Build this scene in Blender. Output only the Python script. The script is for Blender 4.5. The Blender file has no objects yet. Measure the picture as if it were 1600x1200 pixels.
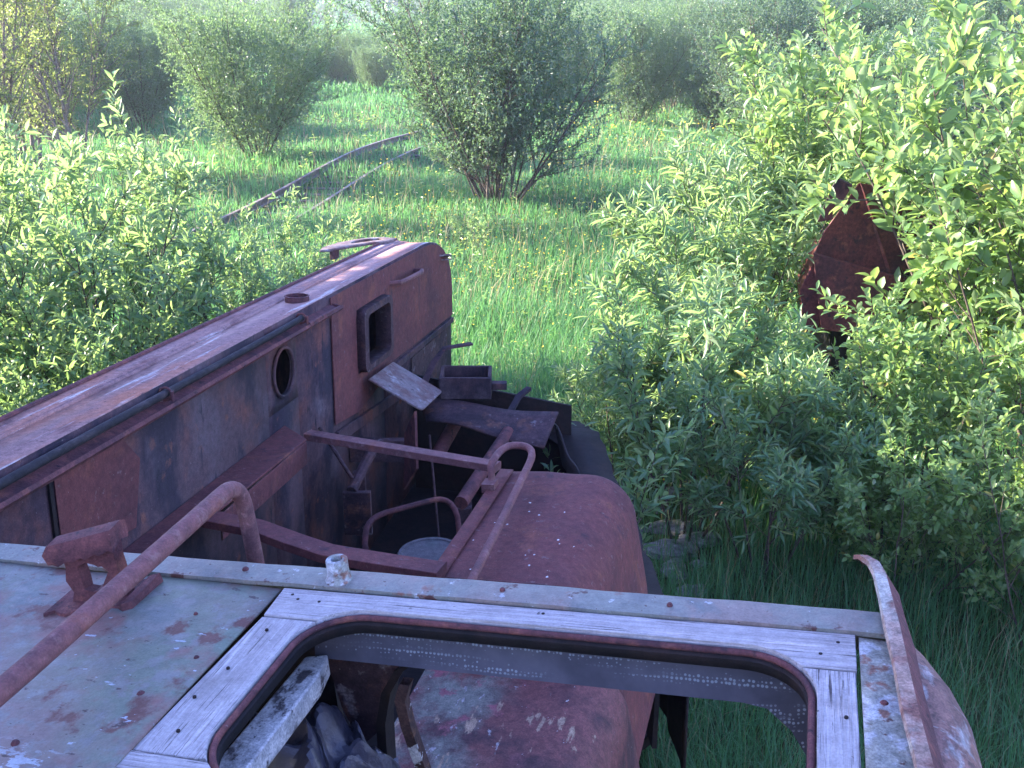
import bpy, math, random
import numpy as np
from mathutils import Matrix, Vector

SC = bpy.context.scene
COL = SC.collection
R = math.radians

# ------------------------------------------------------------------ camera, sky, sun
cam_d = bpy.data.cameras.new('camera')
cam_d.sensor_width = 36.0
cam_d.lens = 36.0 * 1604 / 1600
cam_d.clip_start = 0.05
cam_d.clip_end = 3000
cam = bpy.data.objects.new('camera', cam_d)
COL.objects.link(cam)
cam.location = (0, 0, 3.7)
cam.rotation_euler = (R(90 - 19.6), 0, 0)
SC.camera = cam

SUN_AZ, SUN_EL = R(-79), R(21)          # to the left and a little ahead
W = bpy.data.worlds.new('World')
SC.world = W
W.use_nodes = True
wn = W.node_tree.nodes
bg = wn['Background']
sky = wn.new('ShaderNodeTexSky')
sky.sky_type = 'NISHITA'
sky.sun_disc = False
sky.sun_elevation = SUN_EL
sky.sun_rotation = SUN_AZ
sky.air_density = 1.0
sky.dust_density = 0.6
sky.ozone_density = 2.5
tint = wn.new('ShaderNodeMix'); tint.data_type = 'RGBA'; tint.blend_type = 'MULTIPLY'; tint.inputs[0].default_value = 1
tint.inputs[7].default_value = (1.0, 0.86, 1.22, 1)     # the violet blue of the evening sky
W.node_tree.links.new(sky.outputs[0], tint.inputs[6])
W.node_tree.links.new(tint.outputs[2], bg.inputs[0])
bg.inputs[1].default_value = 0.148
sd = bpy.data.lights.new('sun', 'SUN')
sd.energy = 5.0
sd.angle = R(0.6)
sd.color = (1.0, 0.90, 0.72)
sun = bpy.data.objects.new('sun', sd)
COL.objects.link(sun)
sun_dir = Vector((math.sin(SUN_AZ) * math.cos(SUN_EL), math.cos(SUN_AZ) * math.cos(SUN_EL), math.sin(SUN_EL)))
sun.rotation_euler = sun_dir.to_track_quat('Z', 'Y').to_euler()
SC.view_settings.view_transform = 'Standard'
SC.view_settings.look = 'None'
SC.view_settings.gamma = 1
SC.view_settings.use_curve_mapping = False
SC.view_settings.exposure = 2.7
try:
    SC.cycles.volume_bounces = 0
    SC.cycles.max_bounces = 8
    SC.cycles.transparent_max_bounces = 8
    SC.cycles.use_adaptive_sampling = True
except Exception:
    pass

# ------------------------------------------------------------------ materials
def new_mat(name):
    m = bpy.data.materials.new(name)
    m.use_nodes = True
    nt = m.node_tree
    nt.nodes.clear()
    out = nt.nodes.new('ShaderNodeOutputMaterial')
    return m, nt, out

def noise(nt, scale, detail=6, rough=0.6, stretch=None, off=0.0, dist=0.0):
    tc = nt.nodes.new('ShaderNodeTexCoord')
    mp = nt.nodes.new('ShaderNodeMapping')
    mp.inputs['Location'].default_value = (off, off * 1.7, off * 0.6)
    if stretch:
        mp.inputs['Scale'].default_value = stretch
    nt.links.new(tc.outputs['Object'], mp.inputs['Vector'])
    n = nt.nodes.new('ShaderNodeTexNoise')
    n.inputs['Scale'].default_value = scale
    n.inputs['Detail'].default_value = detail
    n.inputs['Roughness'].default_value = rough
    n.inputs['Distortion'].default_value = dist
    nt.links.new(mp.outputs[0], n.inputs['Vector'])
    return n.outputs['Fac']

def ramp(nt, fac, lo, hi):
    r = nt.nodes.new('ShaderNodeMapRange')
    r.inputs['From Min'].default_value = lo
    r.inputs['From Max'].default_value = hi
    r.clamp = True
    nt.links.new(fac, r.inputs['Value'])
    return r.outputs[0]

def mixc(nt, a, b, fac):
    m = nt.nodes.new('ShaderNodeMix')
    m.data_type = 'RGBA'
    for sock, val in ((m.inputs[6], a), (m.inputs[7], b)):
        if isinstance(val, tuple):
            sock.default_value = (*val, 1)
        else:
            nt.links.new(val, sock)
    if isinstance(fac, float):
        m.inputs[0].default_value = fac
    else:
        nt.links.new(fac, m.inputs[0])
    return m.outputs[2]

def layered(name, base, layers, rough=0.85, spec=0.3, bump=0.25, bscale=60, bdist=0.004, bstretch=None, metal=0.0, grit=.38):
    """base colour, then (colour, scale, lo, hi[, stretch, offset, detail]) patches of wear mixed over it by noise"""
    m, nt, out = new_mat(name)
    p = nt.nodes.new('ShaderNodeBsdfPrincipled')
    c = base
    for i, L in enumerate(layers):
        st = L[4] if len(L) > 4 else None
        of = L[5] if len(L) > 5 else i * 7.3
        de = L[6] if len(L) > 6 else 8
        fac = ramp(nt, noise(nt, L[1], de, 0.62, st, of), L[2], L[3])
        if len(L) > 7:                      # wear confined to one area of the part: (axis, from, to) ...
            for ax_, lo_, hi_ in L[7]:
                tc = nt.nodes.new('ShaderNodeTexCoord'); sx_ = nt.nodes.new('ShaderNodeSeparateXYZ')
                nt.links.new(tc.outputs['Object'], sx_.inputs[0])
                mu = nt.nodes.new('ShaderNodeMath'); mu.operation = 'MULTIPLY'
                nt.links.new(fac, mu.inputs[0]); nt.links.new(ramp(nt, sx_.outputs[ax_], lo_, hi_), mu.inputs[1])
                fac = mu.outputs[0]
        c = mixc(nt, c, L[0], fac)
    if grit:
        g1 = ramp(nt, noise(nt, 210, 4, .7, None, 9.0), .34, .68)
        g2 = ramp(nt, noise(nt, 38, 6, .7, None, 5.0), .36, .66)
        dk = tuple(x * (1 - grit) for x in (1, 1, 1)); lt = tuple(1 + grit * k for k in (.75, .7, .65))
        for g in (g1, g2):
            mm = nt.nodes.new('ShaderNodeMix'); mm.data_type = 'RGBA'; mm.blend_type = 'MULTIPLY'; mm.inputs[0].default_value = 1
            if isinstance(c, tuple): mm.inputs[6].default_value = (*c, 1)
            else: nt.links.new(c, mm.inputs[6])
            nt.links.new(mixc(nt, dk, lt, g), mm.inputs[7])
            c = mm.outputs[2]
    if isinstance(c, tuple):
        p.inputs['Base Color'].default_value = (*c, 1)
    else:
        nt.links.new(c, p.inputs['Base Color'])
    rr_ = nt.nodes.new('ShaderNodeMapRange'); rr_.inputs['To Min'].default_value = max(.2, rough - .14); rr_.inputs['To Max'].default_value = min(1, rough + .12)
    nt.links.new(noise(nt, 23, 5, .6, None, 2.2), rr_.inputs['Value']); nt.links.new(rr_.outputs[0], p.inputs['Roughness'])
    p.inputs['Specular IOR Level'].default_value = spec
    p.inputs['Metallic'].default_value = metal
    if bump:
        b = nt.nodes.new('ShaderNodeBump')
        b.inputs['Strength'].default_value = bump
        b.inputs['Distance'].default_value = bdist
        nt.links.new(noise(nt, bscale, 8, 0.65, bstretch, 3.1), b.inputs['Height'])
        nt.links.new(b.outputs[0], p.inputs['Normal'])
    nt.links.new(p.outputs[0], out.inputs[0])
    return m

M = {}
M['rust'] = layered('rust', (0.115, 0.042, 0.042), [((0.055, 0.024, 0.028), 6, .47, .62), ((0.18, 0.066, 0.050), 12, .55, .68), ((0.030, 0.017, 0.020), 26, .60, .68), ((0.22, 0.16, 0.15), 50, .67, .71)], bump=.8, bscale=90, grit=.32)
M['hulk_rust'] = layered('hulk_rust', (0.150, 0.040, 0.038), [((0.075, 0.024, 0.026), 3, .45, .60), ((0.22, 0.07, 0.05), 8, .56, .68), ((0.04, 0.02, 0.024), 14, .58, .68)], bump=.6, bscale=50)
M['rust_pipe'] = layered('rust_pipe', (0.155, 0.066, 0.062), [((0.10, 0.046, 0.047), 10, .46, .64), ((0.20, 0.110, 0.100), 34, .54, .68), ((0.19, 0.070, 0.050), 9, .60, .70)], bump=.6, bscale=150, rough=.75, grit=.24)
M['rust_red'] = layered('rust_red', (0.122, 0.040, 0.037), [((0.078, 0.029, 0.031), 3, .46, .64), ((0.17, 0.060, 0.040), 6, .56, .70), ((0.045, 0.024, 0.029), 9, .61, .70, (1, 1, .35)), ((0.15, 0.090, 0.088), 30, .62, .69), ((0.27, 0.21, 0.19), 75, .69, .72)], bump=.6, bscale=70, grit=.26)
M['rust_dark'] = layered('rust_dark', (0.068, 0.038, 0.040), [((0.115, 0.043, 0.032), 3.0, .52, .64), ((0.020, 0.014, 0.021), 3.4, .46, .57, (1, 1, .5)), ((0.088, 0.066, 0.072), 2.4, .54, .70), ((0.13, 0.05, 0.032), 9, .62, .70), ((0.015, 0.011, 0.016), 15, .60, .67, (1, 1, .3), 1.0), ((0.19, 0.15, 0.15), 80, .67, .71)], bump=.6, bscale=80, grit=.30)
M['rust_skylit'] = layered('rust_skylit', (0.275, 0.165, 0.15), [((0.36, 0.155, 0.10), 4, .47, .60, (1, .25, 1)), ((0.15, 0.072, 0.066), 9, .53, .64, (1, .3, 1)), ((0.47, 0.43, 0.42), 14, .56, .64, (1.5, .12, 1)), ((0.085, 0.05, 0.05), 40, .62, .68)], rough=.65, spec=.4, bump=.5, bscale=90, grit=.28)  # pale tone includes the sky light falling on the hood top
M['black_iron'] = layered('black_iron', (0.0116, 0.0088, 0.0088), [((0.0237, 0.0138, 0.0116), 6, .48, .66), ((0.0060, 0.0055, 0.0066), 14, .52, .7)], bump=.4, bscale=70)  # colour cut darker to put the engine cavity's deep shade into it
M['blue_iron'] = layered('blue_iron', (0.062, 0.036, 0.040), [((0.028, 0.018, 0.023), 5, .45, .60), ((0.11, 0.05, 0.036), 9, .54, .66), ((0.16, 0.14, 0.145), 14, .60, .68), ((0.22, 0.21, 0.21), 60, .68, .71)], rough=.82, spec=.22, bump=.5, grit=.4)
M['drum'] = layered('drum', (0.085, 0.08, 0.085), [((0.06, 0.075, 0.075), 8, .5, .7)], rough=.6, bump=.2)
M['rubber'] = layered('rubber', (0.018, 0.017, 0.019), [((0.05, 0.04, 0.04), 20, .52, .66, (1, .2, 1))], rough=.8, spec=.25, bump=.3)
M['galv'] = layered('galv', (0.150, 0.118, 0.118), [((0.105, 0.052, 0.046), 7, .46, .60), ((0.26, 0.245, 0.25), 12, .56, .66), ((0.06, 0.036, 0.038), 26, .60, .68)], rough=.7, spec=.35, bump=.5, grit=.28)
M['roof_paint'] = layered('roof_paint', (0.136, 0.166, 0.122), [((0.1722, 0.1344, 0.1176), 1.6, .45, .58), ((0.1176, 0.1411, 0.1302), 3.1, .50, .62), ((0.1680, 0.1764, 0.1596), 24, .5, .62), ((0.1722, 0.1008, 0.0840), 4, .50, .60, None, 1.5), ((0.1092, 0.0487, 0.0378), 7, .575, .63), ((0.3024, 0.3528, 0.3864), 26, .52, .55, (1, 2.4, 1), 3.3, 8, ((0, -1.55, -1.40), (0, -1.16, -1.22), (1, 1.16, 1.10))), ((0.3024, 0.3528, 0.3864), 22, .66, .68, (1, 2.4, 1), 3.3), ((0.0546, 0.0378, 0.0336), 18, .635, .655, (1, 2.6, 1), 6.0), ((0.0588, 0.0353, 0.0302), 75, .675, .69)], rough=.6, spec=.35, bump=.9, bscale=26, bdist=.005, grit=.14)
M['strip_paint'] = layered('strip_paint', (0.1700, 0.1827, 0.1530), [((0.1997, 0.1615, 0.1360), 4, .47, .60), ((0.1275, 0.1403, 0.1275), 9, .52, .64), ((0.1700, 0.0808, 0.0578), 9, .59, .65), ((0.0765, 0.0323, 0.0255), 16, .625, .66), ((0.0680, 0.0382, 0.0323), 80, .66, .68), ((0.3400, 0.3655, 0.3655), 36, .64, .665)], rough=.6, spec=.35, bump=.7, bscale=40, bdist=.004, grit=.18)
M['flake_paint'] = layered('flake_paint', (0.2227, 0.2346, 0.1997), [((0.3536, 0.3816, 0.3936), 13, .50, .56), ((0.1836, 0.0978, 0.0688), 16, .58, .64), ((0.0859, 0.0425, 0.0340), 30, .64, .68)], rough=.65, bump=.6, bscale=35, bdist=.004)
M['shoulder_paint'] = layered('shoulder_paint', (0.19, 0.10, 0.08), [((0.12, 0.06, 0.055), 9, .45, .62), ((0.31, 0.32, 0.32), 7, .56, .66, (2, .8, 2)), ((0.27, 0.24, 0.23), 30, .58, .66, (.6, 2.2, .6)), ((0.08, 0.045, 0.04), 22, .60, .68)], rough=.7, bump=.6, bscale=40)
M['bar_paint'] = layered('bar_paint', (0.298, 0.214, 0.168), [((0.354, 0.347, 0.293), 8, .48, .58, (1, .5, 1)), ((0.212, 0.105, 0.078), 11, .52, .62), ((0.098, 0.044, 0.041), 20, .62, .7)], bump=.4)
M['cover_paint'] = layered('cover_paint', (0.135, 0.050, 0.046), [((0.06, 0.028, 0.030), 5, .52, .64), ((0.15, 0.155, 0.13), 5, .47, .58, None, 2.0, 8, ((0, -.78, -.92),)), ((0.22, 0.075, 0.09), 9, .56, .62, None, 4.0, 8, ((0, -.70, -.86),)), ((0.30, 0.29, 0.29), 34, .63, .67, (1, .5, 1), 1.0, 8, ((0, -.66, -.80),)), ((0.30, 0.22, 0.15), 24, .62, .66, (1, .3, .4)), ((0.40, 0.39, 0.38), 60, .68, .70)], rough=.7, bump=.6, grit=.35)
M['white_wood'] = layered('white_wood', (0.58, 0.58, 0.55), [((0.42, 0.42, 0.40), 8, .45, .7), ((0.10, 0.09, 0.09), 24, .55, .62, (1, .6, 1)), ((0.05, 0.045, 0.05), 60, .64, .67)], rough=.8, bump=.5, bscale=50)
def wood(name, st):
    return layered(name, (0.42, 0.405, 0.40), [((0.32, 0.305, 0.30), 2, .42, .60, st), ((0.50, 0.485, 0.48), 3, .53, .66, st, 11.0), ((0.23, 0.215, 0.21), 5, .56, .61, st, 2.0), ((0.36, 0.345, 0.34), 14, .5, .6, st, 8.0), ((0.085, 0.075, 0.072), 4, .625, .645, st, 4.0), ((0.25, 0.235, 0.22), 4, .56, .70, None, 5.0), ((0.08, 0.07, 0.07), 34, .68, .70)], rough=.85, spec=.2, bump=1.0, bscale=6, bdist=.005, bstretch=st, grit=.14)
M['wood_u'] = wood('wood_u', (1.2, 40, 40))
M['wood_v'] = wood('wood_v', (40, 1.2, 40))
M['worn_dark'] = layered('worn_dark', (0.075, 0.042, 0.036), [((0.03, 0.02, 0.02), 8, .46, .58), ((0.48, 0.49, 0.49), 13, .575, .60, None, 2.7), ((0.16, 0.08, 0.05), 22, .57, .64)], bump=.7, bscale=50)
M['plastic'] = layered('plastic', (0.05, 0.05, 0.07), [((0.12, 0.12, 0.16), 7, .5, .7)], rough=.32, spec=.6, bump=.4, bscale=14, bdist=.02, grit=.1)
M['bark'] = layered('bark', (0.085, 0.065, 0.055), [((0.15, 0.12, 0.10), 9, .48, .66, (1, 1, .3)), ((0.05, 0.04, 0.035), 20, .55, .7)], bump=.4, bscale=40)
M['bark_pale'] = layered('bark_pale', (0.22, 0.18, 0.15), [((0.10, 0.08, 0.07), 7, .5, .62, (1, 1, .4)), ((0.34, 0.3, 0.27), 12, .55, .7)], bump=.4, bscale=40)
M['stone'] = layered('stone', (0.25, 0.24, 0.235), [((0.12, 0.13, 0.10), 5, .45, .65), ((0.45, 0.44, 0.43), 14, .56, .7)], bump=.6, bscale=18, bdist=.02)
M['rail_steel'] = layered('rail_steel', (0.17, 0.12, 0.10), [((0.28, 0.25, 0.24), 6, .5, .64), ((0.10, 0.06, 0.05), 9, .55, .7)], rough=.55, spec=.5)
M['sleeper_wood'] = layered('sleeper_wood', (0.11, 0.09, 0.08), [((0.2, 0.17, 0.15), 6, .5, .7, (1, 6, 6))])
M['old_board'] = layered('old_board', (0.42, 0.41, 0.41), [((0.27, 0.26, 0.26), 5, .45, .65, (1, 8, 8))])

# perforated dark headliner cloth: light through its holes is painted as pale dots
def perforated():
    m, nt, out = new_mat('perforated_cloth')
    p = nt.nodes.new('ShaderNodeBsdfPrincipled')
    tc = nt.nodes.new('ShaderNodeTexCoord')
    mp = nt.nodes.new('ShaderNodeMapping')
    mp.inputs['Scale'].default_value = (1, 1, 1)
    nt.links.new(tc.outputs['Object'], mp.inputs['Vector'])
    v = nt.nodes.new('ShaderNodeTexVoronoi')
    v.inputs['Scale'].default_value = 120
    v.inputs['Randomness'].default_value = 0.35
    nt.links.new(mp.outputs[0], v.inputs['Vector'])
    dots = ramp(nt, v.outputs['Distance'], .40, .30)
    area = ramp(nt, noise(nt, 4, 3, .5, (.6, 1, 14), 4.0), .46, .56)
    mul = nt.nodes.new('ShaderNodeMath'); mul.operation = 'MULTIPLY'
    nt.links.new(dots, mul.inputs[0]); nt.links.new(area, mul.inputs[1])
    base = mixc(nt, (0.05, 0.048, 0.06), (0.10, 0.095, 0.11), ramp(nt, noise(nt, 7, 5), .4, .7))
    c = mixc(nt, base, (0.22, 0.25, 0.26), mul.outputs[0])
    nt.links.new(c, p.inputs['Base Color'])
    p.inputs['Roughness'].default_value = .8
    nt.links.new(p.outputs[0], out.inputs[0])
    return m
M['perforated'] = perforated()

def leaf_mat(name, cols, trans, tw=0.42, rough=0.40, spec=0.6, under=None):
    m, nt, out = new_mat(name)
    geo = nt.nodes.new('ShaderNodeNewGeometry')
    oi = nt.nodes.new('ShaderNodeObjectInfo')
    c = mixc(nt, cols[0], cols[1], geo.outputs['Random Per Island'])
    c = mixc(nt, c, (0.36, 0.30, 0.07), ramp(nt, geo.outputs['Random Per Island'], .978, .984))
    c = mixc(nt, c, cols[2], ramp(nt, oi.outputs['Random'], 0.2, 2.2))
    c = mixc(nt, c, cols[2], ramp(nt, noise(nt, 1.3, 3, .5), .48, .72))
    if under:
        c = mixc(nt, c, under, geo.outputs['Backfacing'])
    p = nt.nodes.new('ShaderNodeBsdfPrincipled')
    nt.links.new(c, p.inputs['Base Color'])
    p.inputs['Roughness'].default_value = rough
    p.inputs['Specular IOR Level'].default_value = spec
    t = nt.nodes.new('ShaderNodeBsdfTranslucent')
    tcx = mixc(nt, trans, c, 0.25)
    nt.links.new(tcx, t.inputs['Color'])
    mx = nt.nodes.new('ShaderNodeMixShader')
    mx.inputs[0].default_value = tw
    nt.links.new(p.outputs[0], mx.inputs[1])
    nt.links.new(t.outputs[0], mx.inputs[2])
    nt.links.new(mx.outputs[0], out.inputs[0])
    return m
M['leaf_willow'] = leaf_mat('leaf_willow', ((0.075, 0.175, 0.080), (0.14, 0.255, 0.115), (0.10, 0.205, 0.115)), (0.36, 0.54, 0.13), tw=.5, under=(0.22, 0.28, 0.19))
M['leaf_broad'] = leaf_mat('leaf_broad', ((0.095, 0.19, 0.060), (0.165, 0.275, 0.09), (0.12, 0.215, 0.08)), (0.34, 0.50, 0.10), tw=.5, under=(0.20, 0.28, 0.15))
M['leaf_far'] = leaf_mat('leaf_far', ((0.052, 0.115, 0.060), (0.100, 0.185, 0.090), (0.065, 0.135, 0.080)), (0.24, 0.38, 0.11), tw=.46, rough=.45, under=(0.13, 0.19, 0.13))
M['leaf_birch'] = leaf_mat('leaf_birch', ((0.11, 0.18, 0.065), (0.19, 0.25, 0.10), (0.14, 0.19, 0.075)), (0.36, 0.44, 0.10), tw=.5)
M['leaf_shaded'] = leaf_mat('leaf_shaded', ((0.036, 0.088, 0.056), (0.080, 0.150, 0.086), (0.050, 0.108, 0.072)), (0.20, 0.33, 0.11), tw=.42, rough=.42, under=(0.10, 0.155, 0.115))  # darker leaf colour carries the shade on the middle willow
M['grass'] = leaf_mat('grass', ((0.052, 0.160, 0.062), (0.105, 0.235, 0.105), (0.088, 0.200, 0.088)), (0.17, 0.42, 0.11), tw=.45, rough=.5, spec=.3)
M['petal'] = leaf_mat('petal', ((0.72, 0.55, 0.03), (0.8, 0.62, 0.05), (0.75, 0.58, 0.04)), (0.7, 0.5, 0.02), tw=.3)
M['soil'] = layered('soil', (0.055, 0.085, 0.030), [((0.075, 0.12, 0.035), .35, .42, .62), ((0.09, 0.085, 0.05), 1.4, .58, .72), ((0.04, 0.055, 0.025), 5, .5, .7)], rough=.95, spec=.1, bump=.6, bscale=14, bdist=.05)

# ------------------------------------------------------------------ mesh helpers
class MB:
    def __init__(s): s.v = []; s.f = []
    def add(s, vs, fs):
        o = len(s.v)
        s.v += [tuple(map(float, p)) for p in vs]
        s.f += [tuple(i + o for i in q) for q in fs]
        return s
    def box(s, a, b):
        (x0, y0, z0), (x1, y1, z1) = a, b
        return s.add([(x0, y0, z0), (x1, y0, z0), (x1, y1, z0), (x0, y1, z0), (x0, y0, z1), (x1, y0, z1), (x1, y1, z1), (x0, y1, z1)],
                     [(0, 3, 2, 1), (4, 5, 6, 7), (0, 1, 5, 4), (1, 2, 6, 5), (2, 3, 7, 6), (3, 0, 4, 7)])
    def prism(s, poly, vec):
        """poly: 3-D outline, swept along vec"""
        n = len(poly); vec = Vector(vec)
        a = [Vector(p) for p in poly]; b = [p + vec for p in a]
        fs = [tuple(range(n))[::-1], tuple(range(n, 2 * n))]
        fs += [(i, (i + 1) % n, n + (i + 1) % n, n + i) for i in range(n)]
        return s.add(a + b, fs)
    def tube(s, pts, r, seg=10, closed=False, caps=True):
        pts = [Vector(p) for p in pts]; n = len(pts)
        rr = r if isinstance(r, (list, tuple)) else [r] * n
        vs = []; fs = []
        up = None
        for i, p in enumerate(pts):
            if closed: t = pts[(i + 1) % n] - pts[i - 1]
            else: t = pts[min(i + 1, n - 1)] - pts[max(i - 1, 0)]
            t.normalize()
            if up is None:
                up = Vector((0, 0, 1)) if abs(t.z) < .9 else Vector((1, 0, 0))
            a = (up - t * up.dot(t))
            if a.length < 1e-5: a = t.orthogonal()
            a.normalize(); up = a
            b = t.cross(a)
            for k in range(seg):
                th = 2 * math.pi * k / seg
                vs.append(p + (a * math.cos(th) + b * math.sin(th)) * rr[i])
        m = n if closed else n - 1
        for i in range(m):
            j = (i + 1) % n
            for k in range(seg):
                k2 = (k + 1) % seg
                fs.append((i * seg + k, i * seg + k2, j * seg + k2, j * seg + k))
        if caps and not closed:
            fs.append(tuple(range(seg))[::-1]); fs.append(tuple(range((n - 1) * seg, n * seg)))
        return s.add(vs, fs)
    def loft(s, loops, closed=True):
        n = len(loops[0]); vs = [p for L in loops for p in L]; fs = []
        for i in range(len(loops) - 1):
            for k in range(n if closed else n - 1):
                k2 = (k + 1) % n
                fs.append((i * n + k, i * n + k2, (i + 1) * n + k2, (i + 1) * n + k))
        return s.add(vs, fs)
    def grid(s, fn, nu, nv):
        vs = [fn(i / nu, j / nv) for j in range(nv + 1) for i in range(nu + 1)]
        fs = [(j * (nu + 1) + i, j * (nu + 1) + i + 1, (j + 1) * (nu + 1) + i + 1, (j + 1) * (nu + 1) + i) for j in range(nv) for i in range(nu)]
        return s.add(vs, fs)
    def plate_hole(s, outer, inner):
        """two closed 3-D loops of equal length bridged: a plate with a hole in it"""
        n = len(outer)
        return s.add(list(outer) + list(inner), [(i, (i + 1) % n, n + (i + 1) % n, n + i) for i in range(n)])

I4 = Matrix.Identity(4)
def frame(x, y, z, o):
    x = Vector(x).normalized(); y = Vector(y); y = (y - x * y.dot(x)).normalized(); z = x.cross(y)
    m = Matrix((x, y, z)).transposed().to_4x4(); m.translation = Vector(o)
    return m
CAB = frame((.959, -.273, .075), (.273, .962, .019), None, (.086, -.002, 2.603))   # u across, v ahead, w up, over the cab roof
HOOD = frame((.980, -.197, 0), (.197, .979, -.055), None, (-.566, 6.4, 2.352))      # r across, s ahead, t up, along the narrow hood

def smooth(me, ang=35):
    for p in me.polygons: p.use_smooth = True
    try: me.set_sharp_from_angle(angle=R(ang))
    except Exception: pass

def world_of(o):
    m = o.matrix_basis.copy() if o.parent is None else world_of(o.parent) @ o.matrix_basis
    return m

def obj(name, mb, mat, parent=None, fr=I4, bevel=0.0, thick=0.0, ang=35):
    me = bpy.data.meshes.new(name)
    me.from_pydata(mb.v, [], mb.f)
    me.update()
    me.materials.append(M[mat] if isinstance(mat, str) else mat)
    smooth(me, ang)
    o = bpy.data.objects.new(name, me)
    COL.objects.link(o)
    if parent is not None:
        o.parent = parent
        o.matrix_basis = world_of(parent).inverted() @ fr
    else:
        o.matrix_basis = fr
    if thick:
        s = o.modifiers.new('solid', 'SOLIDIFY'); s.thickness = thick; s.offset = 0
    if bevel:
        b = o.modifiers.new('bevel', 'BEVEL'); b.width = bevel; b.segments = 2; b.limit_method = 'ANGLE'; b.angle_limit = R(40)
    return o

def tag(o, label, cat, group=None, kind=None):
    o['label'] = label
    if cat: o['category'] = cat
    if group: o['group'] = group
    if kind: o['kind'] = kind
    return o

def thing(name, label, cat, loc=(0, 0, 0), rz=0, group=None):
    o = bpy.data.objects.new(name, None)
    o.empty_display_size = .2
    COL.objects.link(o)
    o.matrix_basis = Matrix.Translation(loc) @ Matrix.Rotation(rz, 4, 'Z')
    return tag(o, label, cat, group)

def structure(name, mb, mat):
    o = obj(name, mb, mat); o['kind'] = 'structure'
    return o

def np_mesh(name, V, F, mat, sm=False):
    """V (n,3), F list of (m,k) arrays"""
    me = bpy.data.meshes.new(name)
    V = np.asarray(V, np.float32)
    me.vertices.add(len(V)); me.vertices.foreach_set('co', V.ravel())
    idx = np.concatenate([f.ravel() for f in F]).astype(np.int32)
    tot = np.concatenate([np.full(len(f), f.shape[1]) for f in F]).astype(np.int32)
    st = np.concatenate([[0], np.cumsum(tot)[:-1]]).astype(np.int32)
    me.loops.add(len(idx)); me.loops.foreach_set('vertex_index', idx)
    me.polygons.add(len(tot)); me.polygons.foreach_set('loop_start', st); me.polygons.foreach_set('loop_total', tot)
    me.polygons.foreach_set('use_smooth', np.full(len(tot), sm))
    me.update(calc_edges=True)
    me.materials.append(M[mat])
    return me

# ------------------------------------------------------------------ ground
def terr(x, y):
    t = np.clip((y - 50) / 90, 0, 1)
    z = 2.5 * t * t * (3 - 2 * t)
    z = z + 4.2 * np.exp(-(((x + 34) / 17) ** 2) ** 1.5 - ((y - 215) / 22) ** 2)      # the green bank far off
    t2 = np.clip((y - 230) / 120, 0, 1)
    z = z + 1.0 * t2
    z = z + .10 * np.sin(x * .5 + 1) * np.sin(y * .37) * np.clip((y - 7) / 10, 0, 1)
    return z

yy = np.concatenate([np.linspace(-25, 12, 24), np.geomspace(13, 620, 90)])
xs = np.linspace(-1, 1, 91)
xx = np.sign(xs) * (np.abs(xs) ** 2.2) * 500
GX, GY = np.meshgrid(xx, yy)
GZ = terr(GX, GY)
nx, ny = len(xx), len(yy)
q = np.arange(nx * ny).reshape(ny, nx)
gf = np.stack([q[:-1, :-1], q[:-1, 1:], q[1:, 1:], q[1:, :-1]], -1).reshape(-1, 4)
ground = bpy.data.objects.new('ground', np_mesh('ground', np.stack([GX, GY, GZ], -1).reshape(-1, 3), [gf], 'soil', True))
COL.objects.link(ground); ground['kind'] = 'structure'; ground['label'] = 'green meadow ground under the grass'

# ------------------------------------------------------------------ the derelict machine
mach = thing('derelict_machine', 'rusty derelict machine with grey green cab roof, wooden hatch frame and long narrow hood', 'machine', (-.2, 2.5, 0))

# --- cab roof
def dent(u, v):
    return .004 * math.sin(3.1 * u + 1.3) * math.sin(4.3 * v) + .0025 * math.sin(9 * u + 4 * v)
m = MB()
m.grid(lambda a, b: (-2.6 + a * 1.518, -.6 + b * 2.288, dent(-2.6 + a * 1.518, -.6 + b * 2.288)), 40, 40)
m.grid(lambda a, b: (-1.082 + a * 1.166, -.6 + b * 1.63, 0), 10, 10)
cab_roof = obj('cab_roof', m, 'roof_paint', mach, CAB, thick=.006)
m = MB()
m.grid(lambda a, b: (.086 + a * .085, -.6 + b * 2.288, .001 + .002 * math.sin(b * 30) - .004 * a), 4, 60)
obj('roof_side_strip', m, 'flake_paint', mach, CAB, thick=.006)
m = MB()   # front edge: a folded strip lapped over the sheet
prof = [(1.692, .002), (1.692, .012), (1.757, .014), (1.766, .010), (1.769, 0), (1.769, -.075), (1.763, -.075), (1.763, -.004), (1.70, .002)]
L = []
for i in range(41):
    u = -2.6 + 2.745 * i / 40
    wv = .0006 * math.sin(i * .9) + .0006 * math.sin(i * 2.3)
    L.append([(u, v + wv, w + wv * .8) for v, w in prof])
m.loft(L); m.f += [tuple(range(len(prof)))[::-1], tuple(range(40 * len(prof), 41 * len(prof)))]
front_strip = obj('front_edge_strip', m, 'strip_paint', mach, CAB, ang=30)
m = MB()   # bolt heads along the strip and in the sheet
random.seed(4)
for (u, v, w, r) in [(-1.69, 1.725, .013, .011), (-1.19, 1.73, .013, .011), (-.60, 1.73, .013, .009), (-.26, 1.725, .013, .009), (-1.16, 1.30, .004, .012), (-1.12, 1.42, .003, .009), (-1.30, 1.14, .003, .011), (-1.21, 1.56, .003, .007), (.12, 1.50, .001, .011)]:
    m.loft([[(u + rr * math.cos(k * math.pi / 4), v + rr * math.sin(k * math.pi / 4), w + h) for k in range(8)] for rr, h in ((r * .7, -.002), (r * .65, .003), (r * .4, .006), (r * .05, .0065))])
obj('bolt_heads', m, 'rust', mach, CAB)['kind'] = 'stuff'
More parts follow.
